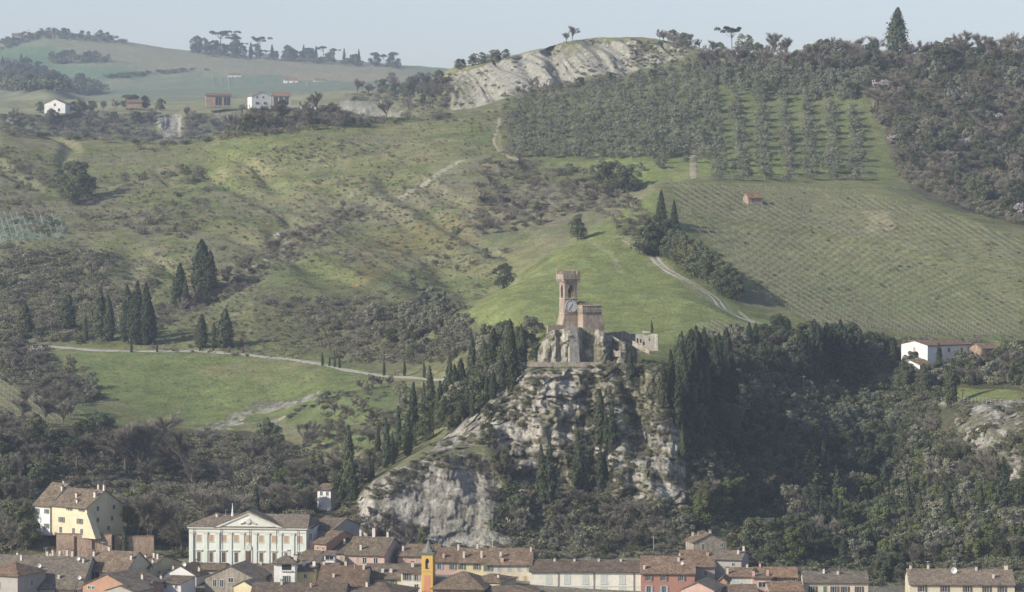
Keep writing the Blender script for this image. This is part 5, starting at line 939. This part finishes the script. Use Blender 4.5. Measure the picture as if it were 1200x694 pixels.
MB().tube([(s/2,s/2,11.0),(s/2,s/2,11.5),(s/2,s/2,12.2),(s/2,s/2,12.5)], [.75,.6,.4,.15], 12).build('bell', M['bronze'], T)
# dial
def disc(r, y0, y1, cz, n=36): return MB().prism([(s/2+r*math.cos(2*math.pi*k/n), cz+r*math.sin(2*math.pi*k/n)) for k in range(n)], y0, y1)
cz = 6.75; R = 1.95; d_ = disc(R, -.28, -.003, cz).build('clock_face', M['clock_white'], T)
rg = MB()
for k in range(36):
    a0, a1 = 2*math.pi*k/36, 2*math.pi*(k+1)/36; rg.prism([(s/2+R*math.cos(a0),cz+R*math.sin(a0)),(s/2+(R+.16)*math.cos(a0),cz+(R+.16)*math.sin(a0)),(s/2+(R+.16)*math.cos(a1),cz+(R+.16)*math.sin(a1)),(s/2+R*math.cos(a1),cz+R*math.sin(a1))][::-1], -.36, -.004)
rg.build('dial_rim', M['tower_stone'], d_)
def bar(a, r0, r1, w, y): # a clockwise from 12
    dx, dz = math.sin(a), math.cos(a); px_, pz_ = dz*w/2, -dx*w/2
    return MB().prism([(s/2+dx*r0+px_,cz+dz*r0+pz_),(s/2+dx*r0-px_,cz+dz*r0-pz_),(s/2+dx*r1-px_,cz+dz*r1-pz_),(s/2+dx*r1+px_,cz+dz*r1+pz_)], y, -.282)
for k in range(12): bar(k*math.pi/6, R*.74, R*.93, .13 if k % 3 else .26, -.31).build('numeral', M['black_paint'], d_)
bar(math.radians(215), -.3, 1.45, .13, -.36).build('hand', M['black_paint'], d_); bar(math.radians(28), -.2, 1.0, .18, -.34).build('hand', M['black_paint'], d_)
# bastion
bs_ = MB(); bx0, bx1, by0, by1 = 4.62, 11.1, -4.2, 2.4
bs_.hexa([(bx0-.2,by0-.9,-1),(bx1+1.2,by0-.9,-1),(bx1+1.2,by1+1,-1),(bx0-.2,by1+1,-1)], [(bx0,by0,4.3),(bx1,by0,4.3),(bx1,by1,4.3),(bx0,by1,4.3)]); bs_.box(bx0-.25, bx1+.25, by0-.25, by1+.25, 4.75, 6.9); bs_.hexa([(bx0,by0,4.301),(bx1,by0,4.301),(bx1,by1,4.301),(bx0,by1,4.301)], [(bx0-.25,by0-.25,4.748),(bx1+.25,by0-.25,4.748),(bx1+.25,by1+.25,4.748),(bx0-.25,by1+.25,4.748)])
B_ = bs_.build('bastion', M['tower_brick'], T); MB().box(bx0-.4, bx1+.4, by0-.4, by1+.4, 6.9, 7.1).build('coping', M['tower_stone'], B_); cb = MB()
for i in range(12):
    x = bx0-.1+(bx1-bx0+.2)*i/11; cb.box(x-.1, x+.1, by0-.4, by0-.252, 4.9, 6.1)
for i in range(10):
    y = by0+(by1-by0)*i/9; cb.box(bx0-.4, bx0-.252, y-.1, y+.1, 4.9, 6.1)
cb.build('corbels', M['tower_stone'], B_)
MB().add([(bx0,by0+2.5,7.1),(bx1-1.5,by0+2.5,7.1),(bx1-1.5,by1+2.5,7.1),(bx0,by1+2.5,7.1),(bx0+1.5,by1-.8,8.3),(bx1-3.6,by1-.8,8.1)], [(3,2,1,0),(0,1,5,4),(1,2,5),(2,3,4,5),(3,0,4)]).build('roof', M['tiles_brown'], T)
fd = MB().hexa([(-2.8,-10.6,-11.5),(.9,-10.6,-11.5),(.9,-2,-11.5),(-2.8,-2,-11.5)], [(-2.3,-9.4,-.7),(.5,-9.4,-.7),(.5,-2,-.5),(-2.3,-2,-.5)]).build('foundation', M['tower_stone'], T)
# the outcrop that carries it: folded rock face closed by a top
oc = [(630,998,412),(635,986,402),(640,979,391),(650,976,386.5),(655,978,387),(661,975.5,385.5),(666,976,384.5),(679,978,384),(683,981.5,385.5),(696,981.5,387),(701,978.5,386),(707,977.5,389),(713,979,395),(718,983,394),(725,980,398),(733,980,402),(739,984,403),(746,996,410)]
cu = np.array([p[0] for p in oc]); ts = np.linspace(630, 746, 150); cy = np.interp(ts, cu, [p[1] for p in oc]); ct = np.interp(ts, cu, [p[2] for p in oc]); nrw = 46; Vv = []
for j in range(nrw+1):
    f = j/nrw; vv = 431*(1-f)+ct*f; Zr = zat(vv, cy); Yr = cy-2.2*(1-f)**1.4; Xr = (ts-600)/K*cy
    nz_ = fbm(Xr/5, Yr/5+3, Zr/4, o=4, s=201)*2.6+fbm(Xr/1.4, Yr/1.4, Zr/1.3, o=3, s=205)*.9; msk = np.clip(np.minimum((1-f)*6, 1), .15, 1)
    Vv.append(np.stack([Xr+nz_*.3*msk, Yr+nz_*msk, Zr+nz_*.2*(f < .97)], 1))
for g_ in range(1, 7):
    f = g_/6; Vv.append(np.stack([Vv[nrw][:,0]*(1-f)+((ts-630)*.75+646-600)/K*1003*f, Vv[nrw][:,1]*(1-f)+1003*f, Vv[nrw][:,2]+.25*fbm(ts/5, ts*0+g_, o=2, s=9)], 1))
Vv = np.array(Vv); nr_, nc_ = Vv.shape[:2]; idx = np.arange(nr_*nc_).reshape(nr_, nc_); Fq = np.stack([idx[:-1,:-1], idx[:-1,1:], idx[1:,1:], idx[1:,:-1]], -1).reshape(-1,4)
me = mesh_np('outcrop', Vv.reshape(-1,3), Fq, M['cliff_rock'], True); ca = me.color_attributes.new('Col', 'FLOAT_COLOR', 'POINT'); xx = Vv.reshape(-1,3); vg = sm(fbm(xx[:,0]/3, xx[:,2]/3, xx[:,1]/3, o=3, s=211)+.3*(xx[:,0] > (682-600)/K*985), .05, .3)
cc = np.ones((len(xx),4), np.float32); cc[:,:3] = np.array([.42,.39,.32])+(np.array([.15,.145,.08])-np.array([.42,.39,.32]))*(vg*.75)[:,None]; ca.data.foreach_set('color', cc.ravel()); tag(link('rock_outcrop', me), kind='structure')
wallthing('parapet_wall', 'low pinkish parapet on the rock left of the clock tower', 'wall', (642,660), 381.5, 392, 980.5, -22, 'tower_brick', jag=.3)
wallthing('brick_terrace_wall', 'low brick terrace wall along the top of the crag below the tower', 'wall', (618,700), 424.5, 430, 970.5, -1, 'stone_wall', jag=.25)
o, L_, H_ = wallthing('ruined_wall', 'pale ruined wall with gaps right of the clock tower', 'wall', (745,771), 391.5, 411, 990, 10, 'tower_stone', jag=.5)
for f, w_, z_, h_ in ((.08,.5,3.3,1.4),(.22,.5,3.2,1.3),(.36,.6,2.4,1.2),(.62,.4,3.6,.7)): MB().box(f*L_-w_/2, f*L_+w_/2, -.02, -.004, z_-h_/2, z_+h_/2).build('opening', M['dark_opening'], o)  # flat dark panels on the masonry paint the shade within the gaps
MB().box(L_*.3, L_*.62, .002, .88, H_+.3, H_+1.0).build('masonry', M['tower_stone'], o)
wallthing('ruined_wall', 'broken dark wall between the tower and the pale ruin', 'wall', (706,744), 391, 404, 998, 4, 'stone_wall', jag=1.1)
wallthing('ruined_wall', 'stump of pale masonry with small openings at the crag edge', 'wall', (718,727), 409, 418, 979, 22, 'stone_wall', jag=.9)
a = P3(741,399,982); b = P3(761,410,978); rp = MB(); d = np.array(b)-np.array(a)
rp.hexa([(a[0],a[1],a[2]-1.6),(b[0],b[1],b[2]-1.6),(b[0]+.2,b[1]+1,b[2]-1.6),(a[0]+.2,a[1]+1,a[2]-1.6)], [a,b,(b[0]+.2,b[1]+1,b[2]),(a[0]+.2,a[1]+1,a[2])]); tag(rp.build('ramp_wall', M['stone_wall']), 'stone edged ramp descending right from the tower', 'ramp')
# ------------------------------------------------------------------ tracks, vineyard rows, poles, people
def track_mat(name, c, c2):
    m, nt = newmat(name); g = geopos(nt); col = ramp(nt, noise(nt, .6, 5, g, .7), [(.35, c2), (.6, c)]); surf(nt, mix(nt, col, ramp(nt, noise(nt, 3, 3, g), [(.3,.8),(.7,1.1)])), None); M[name] = m; return m
track_mat('gravel', (.40,.375,.31), (.25,.235,.17)); track_mat('dry_earth', (.34,.30,.21), (.22,.20,.12)); track_mat('grass_track', (.24,.22,.14), (.16,.16,.085))
def samp(pts, step):
    P = [hit(*p) for p in pts]; P = [p for p in P if p]; out = []
    for a, b in zip(P[:-1], P[1:]):
        n = max(1, int(math.hypot(b[0]-a[0], b[1]-a[1])/step))
        for i in range(n): t = i/n; out.append((a[0]*(1-t)+b[0]*t, a[1]*(1-t)+b[1]*t))
    out.append(P[-1][:2]); o = np.array(out)
    for _ in range(4): o[1:-1] = (o[:-2]+o[1:-1]*2+o[2:])/4
    return o
def track(pts, w, mat, off=0., lift=.18):
    P = samp(pts, 2.5); T_ = np.gradient(P, axis=0); T_ /= np.linalg.norm(T_, axis=1)[:,None]+1e-9; Nn = np.stack([-T_[:,1], T_[:,0]], 1); V = []; rng = rnd(5)
    for i, (p, n) in enumerate(zip(P, Nn)):
        ww = w*(1+.18*math.sin(i*.7)+.12*rng.normal())
        for k in (-.5, -.17, .17, .5): q = p+n*(k*ww+off); V.append((q[0], q[1], ground(q[0], q[1])+lift+(.12 if abs(k) < .3 else 0)))
    F = [(i*4+k, i*4+k+1, i*4+k+5, i*4+k+4) for i in range(len(P)-1) for k in range(3)]
    return tag(link('path', mesh_np('path', np.array(V), np.array(F), M[mat], True)), kind='structure')
track([(56,406),(110,411.5),(165,412.5),(200,412),(232,411.5),(262,414),(300,417.5),(345,422),(385,429),(410,435),(440,440),(480,443),(528,445)], 3.6, 'gravel')
tp = [(766,300),(772,309),(784,318),(800,327),(816,335),(832,345),(842,354),(850,364),(862,371),(878,377),(892,380)]
track(tp, 1.5, 'gravel', 1.3); track(tp, 1.5, 'gravel', -1.3); track([(730,282),(746,292),(770,308),(800,325),(830,343)], 1.2, 'dry_earth')
track([(586,139),(585,150),(580,160),(579,168),(584,176),(594,184),(614,189)], 2.2, 'dry_earth'); track([(812,180),(812,196),(813,210)], 3.5, 'dry_earth')
track([(640,196),(760,190),(812,208),(900,214)], 1.4, 'grass_track'); track([(905,272),(960,280),(1040,296),(1100,309),(1200,322)], 2.0, 'grass_track')
track([(930,457),(990,452),(1040,448)], 2.5, 'gravel')

plain('vine_wood', (.17,.13,.10)); plain('pale_post', (.34,.32,.28))
def vine_row(a, b, label, group, step=1.5, big=1.):
    P = [hit(a[0]+(b[0]-a[0])*t, a[1]+(b[1]-a[1])*t) for t in np.linspace(0, 1, 8)]; P = [p for p in P if p]
    if len(P) < 2: return
    pts = []
    for p, q in zip(P[:-1], P[1:]):
        L_ = math.hypot(q[0]-p[0], q[1]-p[1]); n = max(1, int(L_/step))
        if L_ > 90: return
        for i in range(n): t = i/n; x = p[0]*(1-t)+q[0]*t; y = p[1]*(1-t)+q[1]*t; pts.append((x, y, p[2]*(1-t)+q[2]*t))
    root = empty('vine_row', pts[0]); o0 = np.array(pts[0]); tag(root, label, 'vine row', group); po = MB(); vi = MB(); wi = MB(); last = None
    for i, p in enumerate(pts):
        x, y, z = np.array(p)-o0
        if i % 4 == 0:
            h = 1.7*big; po.tube([(x,y,z-.3),(x,y,z+h)], .055*big, 3)
            if last: wi.tube([(last[0],last[1],last[2]+1.2*big),(x,y,z+1.2*big)], .05*big, 3)
            last = (x, y, z)
        j = lambda k: random.uniform(-k, k)
        vi.tube([(x+.3,y,z-.1),(x+.3+j(.2),y+j(.2),z+.8*big),(x+.3+j(.7),y+j(.4),z+1.4*big)], [.09*big,.07*big,.03*big], 3)
    po.build('post', M['pale_post'], root)['kind'] = 'stuff'; vi.build('vine', M['vine_wood'], root)['kind'] = 'stuff'; wi.build('wire', M['pale_post'], root)
def rows(poly, slope, sp, label, group, step=1.5, big=1., steep=False):
    us = [p[0] for p in poly]; vs = [p[1] for p in poly]; cs = [v-slope*u for u, v in poly]; c = min(cs)+sp/2; n = 0
    while c < max(cs):
        uu = np.linspace(min(us), max(us), 900); m = inpoly(uu, c+slope*uu, poly)
        if m.sum() > 6:
            k = np.where(m)[0]; vine_row((uu[k[0]], c+slope*uu[k[0]]), (uu[k[-1]], c+slope*uu[k[-1]]), label, group, step, big); n += 1
        c += sp
    return n
rows([(786,218),(1000,224),(1056,240),(1110,256),(1200,286),(1200,316),(1100,304),(1040,291),(960,276),(905,268),(850,262),(800,254)], .62, 6, 'row of bare vines on pale posts in the upper part of the right hand vineyard', 'vine rows above the path')
rows([(812,268),(860,268),(905,276),(960,285),(1040,301),(1100,314),(1200,327),(1200,398),(1060,393),(950,380),(895,345)], .62, 6, 'row of bare vines on pale posts below the path in the right hand vineyard', 'vine rows below the path')
rows([(0,436),(50,458),(96,488),(60,500),(0,490)], .75, 7, 'row of bare vines in the small field at far left', 'vine rows at far left')
rows([(0,251),(66,253),(78,276),(0,284)], 3.2, 22, 'blue green row in the small plot at the left edge', 'rows in the left plot', 2.5, 1.3)
rows([(240,89),(350,86),(365,104),(200,106)], 6.0, 55, 'pale row of posts in the far sown field', 'rows in the far field', 6, 2.2)
rows([(815,385),(840,378),(880,385),(870,398),(830,400)], .6, 5, 'short row of pale stakes beside the track end', 'short rows beside the track', 1.5)

def pole(u, v, hp, label):
    p = hit(u, v)
    if not p: return
    h = hp*p[1]/K; m_ = MB().tube([(0,0,-.5),(0,0,h)], [.14,.1], 6); o = m_.build('utility_pole', M['pale_post']); o.location = p; o['label'] = label; o['category'] = 'pole'
    c = MB().box(-.9,.9,-.08,.08,h-.5,h-.35); c.build('crossarm', M['timber'], o)
pole(137,128,14,'pale pole standing between the farms on the plateau'); pole(438,106,12,'thin pole on the brow left of the clay cliff'); pole(749,42,13,'thin mast on top of the grassy hill'); pole(988,434,22,'tall pole in the tree belt below the vineyard'); pole(942,462,22,'pole at the edge of the shaded slope'); pole(766,650,22,'slim lamp pole at the foot of the crag'); pole(793,48,9,'short pole on the skyline right of the clay cliff'); pole(900,351,10,'thin post at the end of the evergreen row'); pole(1128,470,14,'post beside the fenced lawn')
def fence(pts, sp, h, label):
    P = samp(pts, sp); o0 = (P[0][0], P[0][1], ground(*P[0])); o = empty('fence', o0); tag(o, label, 'fence'); rl = MB(); last = None
    for x, y in P:
        z = ground(x, y); q = (x-o0[0], y-o0[1], z-o0[2]); MB().tube([(q[0],q[1],q[2]-.3),(q[0],q[1],q[2]+h)], .08, 4).build('post', M['pale_post'], o)
        if last:
            for k in (.5, .9): rl.tube([(last[0],last[1],last[2]+h*k),(q[0],q[1],q[2]+h*k)], .04, 3)
        last = q
    rl.build('rail', M['pale_post'], o)
fence([(1095,470),(1130,473),(1165,475),(1200,474)], 3.0, 1.9, 'pale post fence along the lawn right of the farmhouse'); fence([(866,368),(874,374),(884,380)], 2.2, 1.4, 'short pale railing at the end of the track'); fence([(500,533),(530,531),(566,536)], 2.5, 1.1, 'light fence along the top of the lower cliff')
plain('dark_cloth', (.04,.045,.06)); plain('red_cloth', (.2,.06,.05)); plain('skin', (.45,.28,.2)); plain('hair', (.05,.035,.025))
def person(u, v, label, cloth, ph=0.):
    p = hit(u, v)
    if not p: return
    J = [((0,0,.95),.17),((0,0,1.2),.16),((0,0,1.42),.17),((0,0,1.53),.06),((0,0,1.66),.1),((0,0,1.74),.07), ((.19,0,1.4),.07),((.25,.03,1.12),.05),((.26,-.1,.88),.04), ((-.19,0,1.4),.07),((-.25,-.03,1.12),.05),((-.26,.1,.88),.04),
         ((.1,0,.88),.11),((.11,-.1,.5),.075),((.11,.02,.08),.05),((.11,-.14,.04),.045), ((-.1,0,.88),.11),((-.11,.08,.5),.075),((-.11,.2,.08),.05),((-.11,.06,.04),.045)]
    E = [(0,1),(1,2),(2,3),(3,4),(4,5),(2,6),(6,7),(7,8),(2,9),(9,10),(10,11),(0,12),(12,13),(13,14),(14,15),(0,16),(16,17),(17,18),(18,19)]
    me = bpy.data.meshes.new('person'); me.from_pydata([j[0] for j in J], E, []); me.materials.append(M[cloth]); o = link('person', me); sk = o.modifiers.new('skin', 'SKIN'); me.skin_vertices.new() if not me.skin_vertices else None
    for i, j in enumerate(J): me.skin_vertices[0].data[i].radius = (j[1], j[1])
    me.skin_vertices[0].data[0].use_root = True; o.modifiers.new('sub', 'SUBSURF').render_levels = 1
    o.location = (p[0], p[1], p[2]+.32); o.rotation_euler = (0,0,ph); tag(o, label, 'person')
    MB().tube([(0,.02,1.62),(0,.02,1.72),(0,.02,1.8)], [.112,.115,.06], 10).build('hair', M['hair'], o)
person(343,421.5,'person in dark clothes walking alone on the pale road','dark_cloth',1.4); person(463,442,'left of two dark dressed people on the road between the young cypresses','dark_cloth',1.5); person(466.5,442.3,'right of two people on the road between the young cypresses','red_cloth',1.5)
# ------------------------------------------------------------------ air, light, camera
zb = float(ZG.min())-1; zt = float(ZG.max())+30
hz = MB().box(-3400,3400,-60,9700,min(zb,-1),max(zt,CZ+20)).build('haze', None)
m, nt = newmat('air'); o = nt.nodes.new('ShaderNodeOutputMaterial'); pv = nt.nodes.new('ShaderNodeVolumePrincipled')
pv.inputs['Color'].default_value = (.74,.86,1,1); pv.inputs['Density'].default_value = HAZE; pv.inputs['Anisotropy'].default_value = .1
nt.links.new(pv.outputs[0], o.inputs['Volume']); hz.data.materials.append(m); tag(hz, 'thin blue spring haze over the whole valley', 'haze', kind='stuff')
SE, SA = math.radians(29), math.radians(-121)      # sun height and its compass bearing measured from +Y towards +X
w = bpy.data.worlds.new('World'); S.world = w; w.use_nodes = True; nt = w.node_tree; nt.nodes.clear()
sky = nt.nodes.new('ShaderNodeTexSky'); sky.sky_type = 'NISHITA'; sky.sun_disc = False; sky.sun_elevation = SE; sky.sun_rotation = SA
sky.altitude = 200; sky.air_density = 1.0; sky.dust_density = 1.2; sky.ozone_density = 1.5
bg = nt.nodes.new('ShaderNodeBackground'); bg.inputs[1].default_value = SKYS; ow = nt.nodes.new('ShaderNodeOutputWorld')
tn = nt.nodes.new('ShaderNodeMix'); tn.data_type = 'RGBA'; tn.blend_type = 'MULTIPLY'; tn.inputs[0].default_value = 1; tn.inputs[7].default_value = (1.03,.96,1.06,1); nt.links.new(sky.outputs[0], tn.inputs[6]); nt.links.new(tn.outputs[2], bg.inputs[0]); nt.links.new(bg.outputs[0], ow.inputs[0])
L = bpy.data.lights.new('sun', 'SUN'); L.energy = SUNS; L.angle = math.radians(.6); L.color = (1,.96,.88)
lo = bpy.data.objects.new('sun', L); COL.objects.link(lo)
from mathutils import Vector
sd = Vector((math.sin(SA)*math.cos(SE), math.cos(SA)*math.cos(SE), math.sin(SE))); lo.rotation_euler = sd.to_track_quat('Z','Y').to_euler(); lo.location = (-300,300,400)
cam = bpy.data.cameras.new('camera'); co = bpy.data.objects.new('camera', cam); COL.objects.link(co); S.camera = co
co.location = (0,0,CZ); co.rotation_euler = (math.pi/2,0,0); cam.sensor_width = 36; cam.lens = 36*K/1200; cam.shift_y = -(347-VH)/1200
cam.clip_start = 1; cam.clip_end = 30000
S.view_settings.view_transform = 'Standard'; S.view_settings.look = 'None'; S.view_settings.gamma = 1; S.view_settings.exposure = EXPO; S.view_settings.use_curve_mapping = False
S.cycles.use_denoising = True; S.cycles.max_bounces = 5; S.cycles.diffuse_bounces = 2; S.cycles.volume_bounces = 0; S.cycles.transparent_max_bounces = 4
S.cycles.use_adaptive_sampling = True; S.cycles.adaptive_threshold = .02
